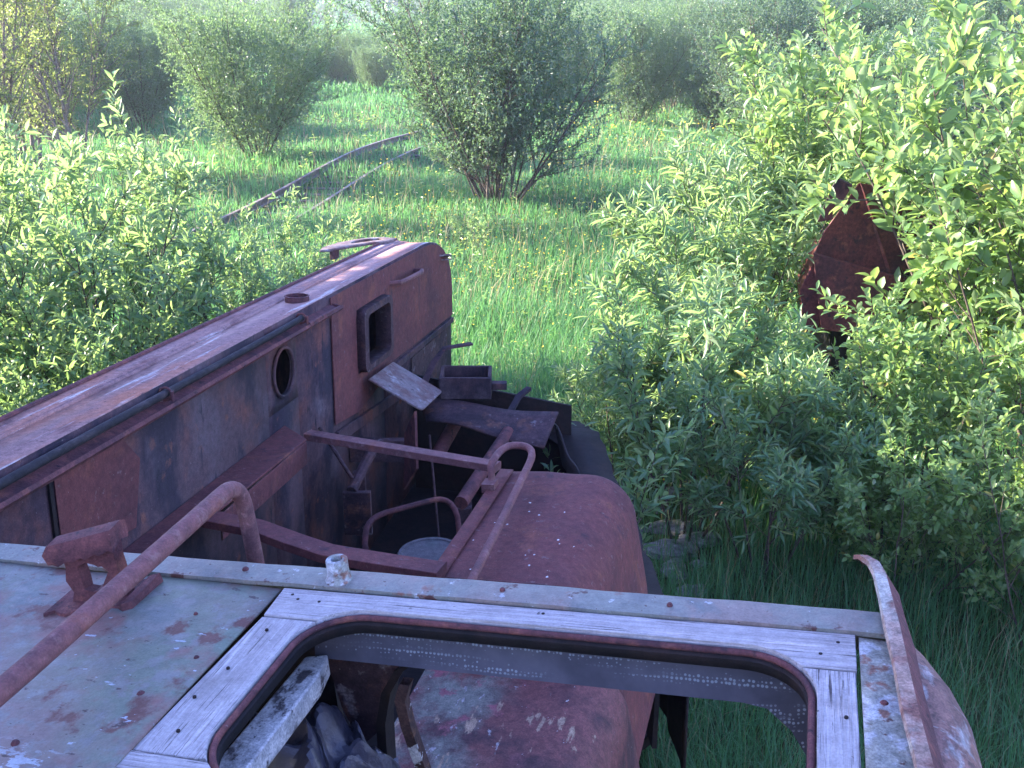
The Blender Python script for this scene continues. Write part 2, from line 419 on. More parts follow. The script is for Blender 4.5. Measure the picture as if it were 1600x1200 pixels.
# rounded right shoulder of the roof
m = MB(); L = []
for i in range(37):
    v = -.6 + 2.37 * i / 36
    e = max(0, v - 1.52) / .25
    k = math.sqrt(max(0, 1 - min(1, e) ** 2 * .96))
    row = []
    for j in range(11):
        th = j / 10 * R(88)
        rad = .115 * (0.45 + .55 * k)
        row.append((.160 + rad * math.sin(th) * k, v, -.012 - .03 * (1 - k) - rad * (1 - math.cos(th)) + .002 * math.sin(v * 40 + j)))
    row += [(.160 + .115 * k + .012, v, -.25), (.160 + .115 * k + .02, v, -1.4)]
    L.append(row)
m.loft(L, closed=False)
obj('roof_shoulder', m, 'shoulder_paint', mach, CAB, thick=.005)
# bent angle iron standing on the right edge
path = [(.088, 1.935, .030), (.100, 1.905, .048), (.118, 1.875, .052), (.128, 1.845, .046), (.136, 1.77, .036), (.142, 1.69, .032), (.150, 1.56, .032), (.155, 1.46, .030), (.166, 1.34, .026), (.18, 1.0, .026), (.18, .3, .026)]
m = MB(); L = []; F2 = []
for i, (u, v, w) in enumerate(path):
    h = [.010, .022, .036, .042, .040, .046, .040, .046, .042, .038, .036][i]
    wd = [.010, .016, .020, .021, .022, .025, .022, .024, .023, .026, .026][i]
    L.append([(u - wd * .62, v, w - .006), (u - wd * .5, v, w + .004), (u + wd * .5, v, w + .004), (u + wd * .45, v, w - .008)])
    F2.append([(u + wd * .5, v, w + .003), (u + wd * .5 + h * .62, v, w - h), (u + wd * .5 + h * .55, v, w - h - .004), (u + wd * .4, v, w - .006)])
m.loft(L); n6 = len(path); m.f += [tuple(range(4))[::-1], tuple(range((n6 - 1) * 4, n6 * 4))]
iron = obj('bent_angle_iron', m, 'bar_paint', mach, CAB, ang=40)
obj('flange', MB().loft(F2), 'rust', iron, CAB, ang=40)
# pipe stub on the front strip
m = MB()
n = 20
def circ(u, v, w, r, n=20): return [(u + r * math.cos(2 * math.pi * k / n), v + r * math.sin(2 * math.pi * k / n), w) for k in range(n)]
uS, vS = -.962, 1.725
m.loft([circ(uS, vS, .008, .034), circ(uS, vS, .016, .027), circ(uS, vS, .030, .0235), circ(uS, vS, .058, .0235), circ(uS, vS, .061, .0215), circ(uS, vS, .061, .0135), circ(uS, vS, .058, .012), circ(uS, vS, .010, .012), circ(uS, vS, .010, .001)])
obj('pipe_stub', m, 'flake_paint', mach, CAB)
# rusted-through bracket
m = MB()
def bz(u, v, w): return (u, v + .003 * math.sin(u * 130 + w * 80), w + .003 * math.sin(u * 90 + v * 50))
out = [(-1.515, .0), (-1.506, .03), (-1.516, .06), (-1.510, .09), (-1.515, .118), (-1.47, .124), (-1.43, .130), (-1.385, .136), (-1.392, .10), (-1.386, .07), (-1.395, .035), (-1.378, .0), (-1.42, -.004), (-1.47, -.004)]
cx, cw = -1.452, .064
out = [(-1.457 + (u + 1.452) * .84, w * 1.04) for u, w in out]; cx = -1.457
hole = []
for (u, w) in out:
    a = math.atan2(w - cw, u - cx); rr = .031 * (1 + .14 * math.sin(3 * a + 1) + .10 * math.sin(5 * a))
    hole.append((cx + .92 * rr * math.cos(a), cw + 1.1 * rr * math.sin(a)))
sk = lambda u: 1.575 + (u + 1.45) * .32
m.plate_hole([bz(u, sk(u), w) for u, w in out], [bz(u, sk(u), w) for u, w in hole])
m.plate_hole([bz(u, sk(u) + .03, w) for u, w in out], [bz(u, sk(u) + .03, w) for u, w in hole])
m.loft([[bz(u, sk(u), w) for u, w in hole], [bz(u, sk(u) + .03, w) for u, w in hole]])
m.loft([[bz(u, sk(u), w) for u, w in out], [bz(u, sk(u) + .03, w) for u, w in out]])
L = []
for k in range(15):
    a = k / 14; u = -1.522 + .132 * a; v = sk(u); h = .116 + .026 * a; jg = .004 * math.sin(k * 2.1) + (.006 if k == 0 else 0)
    L.append([(u, v - .022, h - .012 + jg), (u - jg, v - .026, h + .018), (u, v - .016, h + .034), (u, v + .020, h + .040), (u, v + .034, h + .034), (u, v + .038, h + .012), (u, v + .034, h - .006), (u, v + .01, h)])
m.loft(L); m.f += [tuple(range(len(m.v) - 8, len(m.v))), tuple(range(len(m.v) - 120, len(m.v) - 112))[::-1]]
L = []
for k in range(12):
    a = k / 11; u = -1.542 + .18 * a; v = sk(u) - .02; r_ = .010 * math.sin(k * 1.7)
    L.append([(u, v - .022 + r_, -.004), (u, v - .020 + r_, .008 + .012 * (a > .9)), (u, v + .085 + r_, .012 + .016 * (a > .9)), (u, v + .09, -.004)])
m.loft(L); m.f += [tuple(range(len(m.v) - 4, len(m.v))), tuple(range(len(m.v) - 48, len(m.v) - 44))[::-1]]
obj('broken_bracket', m, 'rust', mach, CAB, ang=40)
# pipe handrail running back over the roof
def arc_pts(p0, p1, p2, n=8):
    p0, p1, p2 = map(Vector, (p0, p1, p2))
    return [p0 * (1 - t) ** 2 + p1 * 2 * t * (1 - t) + p2 * t * t for t in [i / n for i in range(n + 1)]]
pts = [(-1.285, .2, .118), (-1.285, .8, .119), (-1.287, 1.2, .120), (-1.296, 1.5, .121), (-1.304, 1.72, .121), (-1.312, 1.86, .119)] + arc_pts((-1.314, 1.885, .118), (-1.318, 1.955, .112), (-1.315, 1.955, .045), 9) + [(-1.313, 1.955, .0), (-1.311, 1.955, -.12), (-1.30, 1.955, -.40), (-1.29, 1.95, -.75)]
m = MB().tube(pts, .0205, 16)
obj('handrail', m, 'rust_pipe', mach, CAB, ang=60)

# --- hatch: weathered boards, rim, liner
U0, U1, V0, V1, RR = -.972, .015, 1.12, 1.630, .13
def rr_loop(d=0, w=0, n=9):
    u0, u1, v0, v1, r = U0 + d, U1 - d, V0 + d, V1 - d, RR - d
    P = []
    for (cu, cv, a0) in ((u1 - r, v1 - r, 0), (u0 + r, v1 - r, 90), (u0 + r, v0 + r, 180), (u1 - r, v0 + r, 270)):
        for k in range(n):
            a = R(a0 + 90 * k / (n - 1))
            P.append((cu + r * math.cos(a), cv + r * math.sin(a), w))
    return P
hatch = bpy.data.objects.new('roof_hatch_frame', None); COL.objects.link(hatch)
hatch.parent = mach; hatch.matrix_basis = world_of(mach).inverted() @ CAB @ Matrix.Translation((-.48, 1.4, 0))
loop = rr_loop(0, 0, 15)
vj = 1.580
fc = sorted([p for p in loop if p[1] >= vj + .001], key=lambda p: p[0])
a0 = math.asin((vj - (V1 - RR)) / RR)
ul = U0 + RR - RR * math.cos(a0); ur = U1 - RR + RR * math.cos(a0)
def flat(pts, w): return [(p[0], p[1], w) for p in pts]
poly = [(-1.072, 1.683), (-1.064, vj), (ul, vj)] + [(p[0], p[1]) for p in fc] + [(ur, vj), (.080, vj), (.080, 1.690)]
m = MB().prism(flat(poly, -.024), (0, 0, .030))
obj('front_board', m, 'wood_u', hatch, CAB, bevel=.002)
lc = sorted([p for p in loop if p[0] < -.5 and 1.165 < p[1] < vj - .003], key=lambda p: p[1])
poly = [(-1.085, 1.165), (-1.066, vj - .003), (ul - .002, vj - .003)] + [(p[0], p[1]) for p in lc[::-1]] + [(-.962, 1.165)]
m = MB().prism(flat(poly, -.026), (0, 0, .029))
obj('side_board', m, 'wood_v', hatch, CAB, bevel=.002)
rc = sorted([p for p in loop if p[0] > -.5 and 1.165 < p[1] < vj - .003], key=lambda p: p[1])
poly = [(.078, vj - .003), (.080, 1.165), (.006, 1.165)] + [(p[0], p[1]) for p in rc] + [(ur + .002, vj - .003)]
m = MB().prism(flat(poly, -.026), (0, 0, .030))
obj('side_board', m, 'wood_v', hatch, CAB, bevel=.002)
bc = sorted([p for p in loop if p[1] < 1.162], key=lambda p: -p[0])
poly = [(-1.09, 1.162), (-1.09, 1.03), (.082, 1.03), (.082, 1.162)] + [(p[0], p[1]) for p in bc]
m = MB().prism(flat(poly, -.025), (0, 0, .030))
obj('back_board', m, 'wood_u', hatch, CAB, bevel=.002)
m = MB().tube(rr_loop(.008, -.008, 15), .0065, 8, closed=True)
obj('rim', m, 'rust', hatch, CAB, ang=70)
m = MB().loft([rr_loop(.010, -.014, 15), rr_loop(.014, -.020, 15), rr_loop(.012, -.040, 15)])
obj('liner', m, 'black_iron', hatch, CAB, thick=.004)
m = MB()
random.seed(9)
for (u, v) in [(-1.04, 1.66), (-1.02, 1.645), (-.97, 1.642), (.05, 1.66), (.02, 1.62), (-1.03, 1.53), (-1.04, 1.40), (-1.055, 1.31), (-1.03, 1.22), (.06, 1.45), (-.5, 1.67)]:
    m.loft([[(u + rr * math.cos(k * math.pi / 4), v + rr * math.sin(k * math.pi / 4), .0035 + h) for k in range(8)] for rr, h in ((.0036, 0), (.0034, .0035), (.0005, .004))])
obj('nail_heads', m, 'black_iron', hatch, CAB)['kind'] = 'stuff'

# --- inside the cab, seen through the hatch
m = MB()
L = []
for i in range(25):
    u = -1.00 + 1.06 * i / 24
    sag = .10 * max(0, (u + .10) / .1) ** 2 if u > -.10 else 0
    sag2 = 0
    L.append([(u, 1.668, -.03), (u, 1.655, -.085), (u, 1.640, -.130 - sag), (u, 1.652, -.138 - sag), (u, 1.70, -.10), (u, 1.70, -.03)])
m.loft(L); 
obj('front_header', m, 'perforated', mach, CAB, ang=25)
m = MB().prism([(-1.02, 1.700, -.10), (-.80, 1.700, -.13), (-.835, 1.700, -.185), (-.880, 1.700, -.27), (-.915, 1.700, -.36), (-.955, 1.7, -.40), (-.99, 1.70, -.30)], (0, .012, 0))
obj('corner_gusset', m, 'blue_iron', mach, CAB)
m = MB().prism([(-.955, 1.50, -.16), (-.965, 1.66, -.10), (-.885, 1.69, -.10), (-.87, 1.56, -.16)], (0, 0, -.0))
m = MB().prism([(-1.03, 1.10, -.115), (-.960, 1.10, -.115), (-.952, 1.56, -.115), (-.965, 1.635, -.115), (-1.01, 1.62, -.115)], (0, 0, -.05))
obj('painted_timber', m, 'white_wood', mach, CAB, bevel=.004)
# curved door pillars
m = MB()
L = []
for (u, w) in [(-.795, -.145), (-.835, -.175), (-.872, -.235), (-.895, -.32), (-.905, -.45), (-.91, -.9)]:
    L.append([(u - .012, 1.69, w - .008), (u + .010, 1.69, w - .004), (u + .010, 1.74, w - .004), (u - .012, 1.74, w - .008)])
m.loft(L)
obj('windscreen_pillar', m, 'black_iron', mach, CAB, ang=60)
m = MB(); L = []
for (u, w) in [(-.812, -.19), (-.828, -.235), (-.822, -.30), (-.806, -.38), (-.79, -.46), (-.76, -.8)]:
    L.append([(u - .012, 1.66, w), (u + .012, 1.66, w), (u + .012, 1.685, w), (u - .012, 1.685, w)])
m.loft(L)
obj('window_channel', m, 'worn_dark', mach, CAB, ang=60)
m = MB()
m.box((-2.55, 1.735, -1.5), (-1.02, 1.755, -.06))
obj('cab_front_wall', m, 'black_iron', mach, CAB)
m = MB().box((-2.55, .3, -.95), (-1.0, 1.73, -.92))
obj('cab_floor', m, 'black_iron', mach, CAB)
m = MB().box((-2.6, -.6, -1.5), (-2.57, 1.75, -.01))
obj('cab_side_wall', m, 'roof_paint', mach, CAB)

# --- rounded tank right of the walkway, and the lower cover behind it
def tank(mb, ul, ur, wt, v0, v1, rad, wb, endr, nose=0.0):
    L = []
    secs = [(v0 + (v1 - endr - v0) * i / 10, 0.0) for i in range(11)] + [(v1 - endr + endr * math.sin(R(a)), endr * (1 - math.cos(R(a)))) for a in (12, 24, 36, 48, 60, 72, 82, 89)]
    for v, e in secs:
        row = [(ul, v, wb), (ul, v, (wt + wb) / 2)]
        for k in range(4): row.append((ul + (ur - rad - ul) * k / 4 * (1 - .3 * e), v, wt - e * .8 + .005 * math.sin(k * 1.5 + v * 5)))
        for k in range(11):
            a = R(90 * k / 10)
            row.append((ur - rad - e * .9 + rad * math.sin(a), v, wt - e * .8 - rad + rad * math.cos(a)))
        row.append((ur + .03 - e * .9, v, (wt + wb) / 2)); row.append((ur + .06 - e * .9, v, wb))
        L.append(row)
    mb.loft(L, closed=False)
    n = len(L[0]); b = len(mb.v) - n
    mb.f.append(tuple(range(b, b + n)))
    b0 = len(mb.v) - n * len(L)
    mb.f.append(tuple(range(b0, b0 + n))[::-1])
m = MB(); tank(m, -1.165, -.640, -.55, 2.62, 3.57, .17, -1.45, .11)
tk = obj('fuel_tank', m, 'rust_red', mach, CAB, ang=50)
m = MB()
m.grid(lambda a, b: (-1.168 + .052 * a, 2.60 + .88 * b, -.542 + .001 * math.sin(b * 9)), 2, 10)
obj('edge_strip', m, 'rust_red', tk, CAB, thick=.006)
m = MB()
lipp = [(-1.10, 2.655, -.545), (-.95, 2.655, -.543), (-.80, 2.655, -.543)] + [(-.81 + .178 * math.sin(R(a)), 2.655, -.72 + .178 * math.cos(R(a))) for a in range(0, 91, 10)] + [(-.615, 2.655, -1.0)]
m.tube(lipp, .010, 8)
obj('lip', m, 'rust', tk, CAB)
m = MB()
pa = [(-1.158, 3.33, -.56), (-1.162, 3.35, -.47)] + arc_pts((-1.160, 3.36, -.46), (-1.16, 3.50, -.44), (-1.10, 3.51, -.45), 6) + arc_pts((-1.085, 3.51, -.45), (-1.02, 3.51, -.455), (-1.022, 3.38, -.47), 6) + [(-1.01, 3.0, -.49), (-.995, 2.6, -.50), (-.985, 2.35, -.50)]
m.tube(pa, .0145, 10)
m.box((-1.185, 3.285, -.55), (-1.135, 3.345, -.515))
obj('grab_pipe', m, 'rust_pipe', tk, CAB, ang=60)
m = MB(); tank(m, -1.12, -.51, -.735, 1.45, 2.60, .17, -1.55, .08)
cv = obj('engine_cover', m, 'cover_paint', mach, CAB, ang=50)
m = MB()
m.box((-.50, 2.05, -1.25), (-.47, 2.10, -.86)); m.box((-.53, 1.92, -1.1), (-.46, 2.0, -.98)); m.box((-.49, 1.84, -1.5), (-.45, 1.87, -.95)); m.box((-.47, 1.84, -1.5), (-.40, 1.86, -1.0))
obj('hinge_bracket', m, 'rust', cv, CAB, bevel=.004)
# bird droppings / pale specks on the tank belong to the surface
m = MB(); random.seed(12)
for k in range(15):
    u = random.uniform(-1.1, -.72); v = random.uniform(2.66, 3.36); r = random.uniform(.002, .0042)
    m.add([(u + r * (1 + .5 * random.random()) * math.cos(j), v + r * math.sin(j) * random.uniform(.8, 2), -.5415) for j in np.linspace(0, 5.5, 7)], [tuple(range(7))])
obj('paint_specks', m, 'white_wood', tk, CAB)['kind'] = 'stuff'

# --- narrow hood on the left
SE = .705
prof = [(-4.7, 0), (.02, 0), (.18, -.010), (.34, -.04), (.48, -.09), (.59, -.165), (.665, -.26), (.70, -.38), (SE, -.52), (SE, -1.05)]
Tb = -1.62
def side_polys(mb, r):
    # right wall: columns of faces with a square bay round the round hole and the window
    def q(s0, s1, t0, t1): mb.add([(r, s0, t0), (r, s1, t0), (r, s1, t1), (r, s0, t1)], [(0, 1, 2, 3)])
    q(-4.7, -2.36, Tb, 0); q(-2.36, -2.04, Tb, -.385); q(-2.36, -2.04, -.065, 0); q(-2.04, -1.25, Tb, 0)
    q(-1.25, -.83, Tb, -.48); q(-1.25, -.83, -.165, 0)
    sq = []; ci = []
    for k in range(24):
        a = 2 * math.pi * k / 24; c, s_ = math.cos(a), math.sin(a); mx = max(abs(c), abs(s_))
        sq.append((r, -2.20 + .16 * c / mx, -.225 + .16 * s_ / mx)); ci.append((r, -2.20 + .098 * c, -.225 + .102 * s_))
    mb.plate_hole(sq, ci)
    pp = [(s, t) for s, t in prof if s > -.83]
    mb.add([(r, -.83, Tb)] + [(r, SE - .02, Tb)] + [(r, s, t) for s, t in pp[::-1]] + [(r, -.83, 0)], [tuple(range(len(pp) + 3))])
hood = bpy.data.objects.new('hood', None); COL.objects.link(hood); hood.parent = mach
hood.matrix_basis = world_of(mach).inverted() @ HOOD @ Matrix.Translation((0, -1.5, -.5))
m = MB(); side_polys(m, -.004)
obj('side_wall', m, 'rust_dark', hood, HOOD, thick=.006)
m = MB()
m.loft([[(-.27, s, t) for s, t in prof], [(-.19, s, t) for s, t in prof]], closed=False)
m.loft([[(-.178, s, t - .012) for s, t in prof], [(-.004, s, t) for s, t in prof]], closed=False)
m.loft([[(-.19, s, t) for s, t in prof], [(-.178, s, t - .012) for s, t in prof]], closed=False)
obj('top_plate', m, 'rust_skylit', hood, HOOD, thick=.005, ang=30)
m = MB()
m.add([(-.275, s, t) for s, t in prof] + [(-.275, SE, Tb), (-.275, -4.7, Tb)], [tuple(range(len(prof) + 2))])
m.add([(-.275, SE, -1.05), (-.004, SE, -1.05), (-.004, SE - .02, Tb), (-.275, SE - .02, Tb)], [(0, 1, 2, 3)])
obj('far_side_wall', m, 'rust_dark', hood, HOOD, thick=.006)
m = MB().tube([(-.27, s, t + .004) for s, t in prof[:9]], .010, 8)
obj('edge_bead', m, 'rust', hood, HOOD)
# red sheet on the forward half
pp = [(s, t - .012) for s, t in prof if s > -.78][:-2]
m = MB()
m.prism([(.004, s, t) for s, t in ([(-.79, -.012)] + pp + [(SE - .004, -.60), (-.79, -.575)])], (.006, 0, 0))
m.prism([(.004, -1.62, -.012), (.004, -1.27, -.012), (.004, -1.27, -.70), (.004, -1.62, -.66)], (.006, 0, 0))
m.prism([(.004, -1.27, -.012), (.004, -.79, -.012), (.004, -.79, -.155), (.004, -1.27, -.150)], (.006, 0, 0))
m.prism([(.004, -1.27, -.495), (.004, -.79, -.495), (.004, -.79, -.575), (.004, -.70, -.62), (.004, -1.27, -.70)], (.006, 0, 0))
obj('red_sheet', m, 'rust_red', hood, HOOD)
m = MB()
m.prism([(.004, -1.62, -.70), (.004, -.3, -.80), (.004, -.3, -.86), (.004, -1.62, -.76)], (.02, 0, 0))
m.prism([(.004, -.79, -.60), (.004, SE - .01, -.615), (.004, SE - .01, -.65), (.004, -.79, -.64)], (.018, 0, 0))
obj('seam_rib', m, 'rust_dark', hood, HOOD, bevel=.003)
m = MB()
m.prism([(.004, -.30, -.66), (.004, .55, -.66), (.004, .55, -1.0), (.004, -.30, -.95)], (.004, 0, 0))
obj('lower_panel', m, 'blue_iron', hood, HOOD)
m = MB().prism([(.004, -3.80, -.10), (.004, -3.45, -.10), (.004, -3.36, -.20), (.004, -3.42, -.42), (.004, -3.80, -.38)], (.002, 0, 0))
obj('patch_plate', m, 'rust_red', hood, HOOD)
m = MB().box((.002, -3.83, -.6), (.010, -3.815, -.07))
obj('panel_seam', m, 'black_iron', hood, HOOD)
m = MB()
for k in (0,):
    m.tube([(.008, -2.20 + .104 * math.cos(a), -.225 + .108 * math.sin(a)) for a in np.linspace(0, 2 * math.pi, 29)[:-1]], .008, 8, closed=True)
obj('port_rim', m, 'rust_dark', hood, HOOD)
# gutter with a black hose and a lip
m = MB()
m.loft([[(.0, s, -.045), (.052, s, -.060), (.062, s, -.048), (.068, s, -.060), (.056, s, -.075), (.0, s, -.06)] for s in np.linspace(-4.7, -1.60, 24)])
obj('gutter', m, 'rust', hood, HOOD)
m = MB().tube([(.024 + .002 * math.sin(s * 5), s, -.024 + .003 * math.sin(s * 3)) for s in np.linspace(-4.7, -2.02, 26)], .0135, 12)
obj('hose', m, 'rubber', hood, HOOD)
for s in (-3.20, -2.02):
    m = MB()
    m.tube([(.024 + .022 * math.cos(a), s, -.024 + .022 * math.sin(a)) for a in np.linspace(0, 2 * math.pi, 15)[:-1]], .005, 6, closed=True)
    m.tube([(.055, s - .01, -.045), (.055, s - .01, -.010)], .006, 8)
    obj('hose_clip', m, 'rust', hood, HOOD)
m = MB().tube([(-.005, -1.60, -.050), (.055, -1.62, -.055), (.058, -1.85, -.05), (.058, -2.02, -.05)], .009, 8)
obj('lip_end', m, 'rust', hood, HOOD)
# filler ring on the top
m = MB()
def rc_(r, t, n=20): return [(-.10 + r * math.cos(2 * math.pi * k / n), -1.77 + r * 1.0 * math.sin(2 * math.pi * k / n), t) for k in range(n)]
m.loft([rc_(.058, -.004), rc_(.056, .018), rc_(.060, .022), rc_(.052, .024), rc_(.050, .004), rc_(.002, .003)])
obj('filler_neck', m, 'rust', hood, HOOD)
# hooked plate sticking out on the far left
m = MB()
o_ = [(-.20, .12), (-.215, -.02), (-.30, -.10), (-.40, -.28), (-.47, -.40), (-.52, -.42), (-.545, -.30), (-.52, -.12), (-.46, .02), (-.38, .10), (-.30, .14)]
i_ = [(-.27, .06), (-.28, .02), (-.33, -.05), (-.375, -.12), (-.39, -.145), (-.41, -.15), (-.43, -.12), (-.435, -.07), (-.41, -.01), (-.365, .05), (-.32, .085)]
m.plate_hole([(r, s, .012 - .05 * max(0, -.36 - r)) for r, s in o_], [(r, s, .012 - .05 * max(0, -.36 - r)) for r, s in i_])
m.box((-.475, -.36, -.05), (-.455, -.28, .01))
obj('hooked_plate', m, 'galv', hood, HOOD, thick=.016, bevel=.004)
m = MB().tube([(0, -.70, -.115), (.065, -.68, -.11), (.08, -.62, -.108), (.08, -.30, -.115), (.065, -.24, -.118), (0, -.22, -.125)], .015, 8)
obj('grab_handle', m, 'rust_pipe', hood, HOOD)
m = MB().prism([(.0, .36, -.135), (.05, .42, -.13), (.06, .50, -.15), (.0, .50, -.16)], (0, 0, .012)); m.prism([(.0, .40, -.165), (.06, .48, -.17), (.065, .50, -.17), (.0, .46, -.175)], (0, 0, .008))
obj('corner_hook', m, 'galv', hood, HOOD)
# window bay: deep flange, and its flap hanging below
wd = bpy.data.objects.new('inspection_door', None); COL.objects.link(wd); wd.parent = hood
wd.matrix_basis = world_of(hood).inverted() @ HOOD @ Matrix.Translation((0, -1.05, -.48))
def rloop(s0, s1, t0, t1, r, rad, n=5):
    P = []
    for cs, ct, a0 in ((s1 - rad, t1 - rad, 0), (s0 + rad, t1 - rad, 90), (s0 + rad, t0 + rad, 180), (s1 - rad, t0 + rad, 270)):
        for k in range(n):
            a = R(a0 + 90 * k / (n - 1)); P.append((r, cs + rad * math.cos(a), ct + rad * math.sin(a)))
    return P
m = MB().loft([rloop(-1.275, -.80, -.49, -.15, .008, .05), rloop(-1.275, -.80, -.49, -.15, .055, .05), rloop(-1.235, -.855, -.455, -.18, .060, .04), rloop(-1.235, -.855, -.455, -.18, -.03, .04)])
obj('door_frame', m, 'blue_iron', wd, HOOD, thick=.005)
# flap: hinged at the frame's foot, hanging out and down
m = MB()
P0 = Vector((.055, -1.235, -.525)); ax = Vector((0, 1, -.04)).normalized(); dn = Vector((.86, .10, -.50)).normalized()
nn = ax.cross(dn)
wdt, ht = .42, .33
o_ = []
for cs, ct, a0 in ((wdt - .03, ht - .03, 0), (.03, ht - .03, 90), (.005, .005, 180), (wdt - .005, .005, 270)):
    rad = .03 if ct > .1 else .005
    for k in range(4):
        a = R(a0 + 30 * k); o_.append(P0 + ax * (cs + rad * math.cos(a)) + dn * (ct + rad * math.sin(a)))
m.prism(o_, nn * .012)
obj('door_flap', m, 'galv', wd, HOOD, bevel=.003)

# --- walkway and cross bars between hood and tank (world coordinates)
wk = bpy.data.objects.new('walkway_frame', None); COL.objects.link(wk); wk.parent = mach
wk.matrix_basis = world_of(mach).inverted() @ Matrix.Translation((-1.0, 3.6, 2.0))
TW = -.475
m = MB()
m.prism([(.004, -2.215, TW), (.165, -2.36, TW), (.160, -2.67, TW), (.157, -2.91, TW), (.150, -3.2, TW), (.135, -3.45, TW), (.12, -3.8, TW), (.11, -4.5, TW), (.004, -4.5, TW)], (0, 0, .010))
m.loft([[(.162, s_, TW - .001), (.168, s_, TW - .001), (.168, s_, TW - .10), (.162, s_, TW - .10)] for s_ in (-2.37, -2.91, -3.15)])
obj('walkway_plate', m, 'rust_red', wk, HOOD, bevel=.002)
m = MB()
def bar(mb, pts, wid, th):
    L = []
    for i, p in enumerate(pts):
        p = Vector(p); t = (Vector(pts[min(i + 1, len(pts) - 1)]) - Vector(pts[max(i - 1, 0)])).normalized()
        sd_ = t.cross(Vector((0, 0, 1))).normalized() * wid / 2
        L.append([p - sd_, p + sd_, p + sd_ - Vector((0, 0, th)), p - sd_ - Vector((0, 0, th))])
    mb.loft(L); n_ = len(pts) * 4; b_ = len(mb.v) - n_
    mb.f += [(b_, b_ + 1, b_ + 2, b_ + 3), (b_ + n_ - 1, b_ + n_ - 2, b_ + n_ - 3, b_ + n_ - 4)]
m = MB()
bar(m, [(.14, -2.285, TW + .014), (.58, -2.375, TW + .012), (1.02, -2.465, TW + .010)], .062, .03)
obj('cross_bar', m, 'rust_pipe', wk, HOOD, bevel=.002)
m = MB()
bar(m, [(.13, -3.19, TW + .014), (.33, -3.225, TW + .013), (.50, -3.30, TW + .012), (.64, -3.355, TW + .012), (.80, -3.375, TW + .012), (1.04, -3.40, TW + .012)], .085, .03)
obj('cross_bar', m, 'rust_red', wk, HOOD, bevel=.002)

# --- tub below, with the loose fittings in it
m = MB()
m.prism([(-1.6, 1.9, .80), (.12, 1.9, .80), (.30, 3.3, .80), (.60, 3.6, .80), (.40, 6.1, .80), (-.6, 6.3, .80)], (0, 0, .05))
m.prism([(-.62, 6.02, .85), (.36, 5.78, .85), (.36, 5.78, 1.50), (-.62, 6.02, 1.62)], (0, .02, 0))
m.prism([(.34, 5.80, .85), (.58, 3.5, .85), (.58, 3.5, 1.29), (.34, 5.80, 1.30)], (.02, 0, 0))
obj('body_tub', m, 'black_iron', mach, I4)
m = MB().box((-1.45, 1.6, -.05), (.10, 6.0, .79))
obj('chassis', m, 'black_iron', mach, I4)
m = MB()
m.loft([[(-.335 + r * math.cos(2 * math.pi * k / 28), 3.78 + r * math.sin(2 * math.pi * k / 28), z) for k in range(28)] for r, z in ((.145, 1.35), (.145, 1.60), (.138, 1.61), (.125, 1.61), (.12, 1.605), (.001, 1.605))])
obj('air_filter_drum', m, 'drum', mach, I4)
m = MB()
m.tube([(-.565, 3.66, 1.58), (-.60, 3.72, 1.68)] + arc_pts((-.60, 3.76, 1.71), (-.605, 3.83, 1.74), (-.53, 3.88, 1.745), 5) + [(-.42, 3.95, 1.745)] + arc_pts((-.34, 4.0, 1.745), (-.26, 4.04, 1.745), (-.235, 3.97, 1.68), 5) + [(-.215, 3.90, 1.55)], .013, 8)
obj('pipe_loop', m, 'rust', mach, I4, ang=60)
m = MB()
m.tube([(-.75, 4.35, 1.62), (-.68, 4.60, 1.72)], .026, 10); m.tube([(-.92, 4.55, 1.86), (-.75, 4.40, 1.66)], .010, 6)
m.box((-.79, 4.33, 1.40), (-.66, 4.36, 1.62))
obj('lever_bracket', m, 'blue_iron', mach, I4, bevel=.003)
m = MB().prism([(-.55, 4.72, 1.45), (-.47, 4.60, 1.62), (-.475, 4.66, 1.90), (-.54, 4.76, 1.74)], (.012, .004, 0))
obj('hanging_plate', m, 'rust', mach, I4)
m = MB()
obj('cross_pipe', MB().tube([(-.42, 5.25, 1.40), (-.30, 5.62, 1.52)], .04, 10), 'rust', mach, I4, ang=60)
obj('cross_pipe', MB().tube([(-.25, 4.55, 1.46), (-.02, 5.25, 1.55)], .036, 10), 'rust', mach, I4, ang=60)
m = MB()
obj('inner_rib', MB().box((-.85, 4.95, 1.50), (-.50, 5.0, 1.62)), 'blue_iron', mach, I4)
obj('control_rod', MB().tube([(-.40, 4.6, 1.8), (-.36, 4.5, 1.3)], .006, 6), 'blue_iron', mach, I4)
obj('inner_rib', MB().box((-.80, 4.7, 1.20), (-.74, 4.74, 1.55)), 'blue_iron', mach, I4)
obj('inner_rib', MB().box((-.3, 5.0, .85), (-.22, 5.1, 1.2)), 'blue_iron', mach, I4)
# far end: bent plate, battery tray, lever
m = MB()
m.grid(lambda a, b: (-.56 + .80 * a - .15 * (1 - b) * (a - .55) + .02 * b, 5.32 + .28 * b - .24 * a, 1.585 + .03 * b - .07 * a * a * (1 - b) + .012 * math.sin(a * 7)), 16, 6)
obj('end_plate', m, 'blue_iron', mach, I4, thick=.012)
m = MB()
for a, b in (((-.42, 5.55, 1.63), (-.12, 5.57, 1.76)), ((-.42, 5.76, 1.63), (-.12, 5.78, 1.76)), ((-.42, 5.57, 1.63), (-.40, 5.76, 1.76)), ((-.14, 5.57, 1.63), (-.12, 5.76, 1.76)), ((-.40, 5.57, 1.63), (-.14, 5.76, 1.65)), ((-.12, 5.62, 1.66), (-.03, 5.68, 1.70))):
    m.box(a, b)
obj('battery_tray', m, 'rust_dark', mach, I4, bevel=.004)
m = MB()
bar(m, [(-.52, 5.55, 1.70), (-.46, 5.72, 1.80), (-.40, 5.82, 1.86), (-.24, 5.88, 1.87)], .04, .012)
obj('bent_strap', m, 'rust_dark', mach, I4)
m = MB()
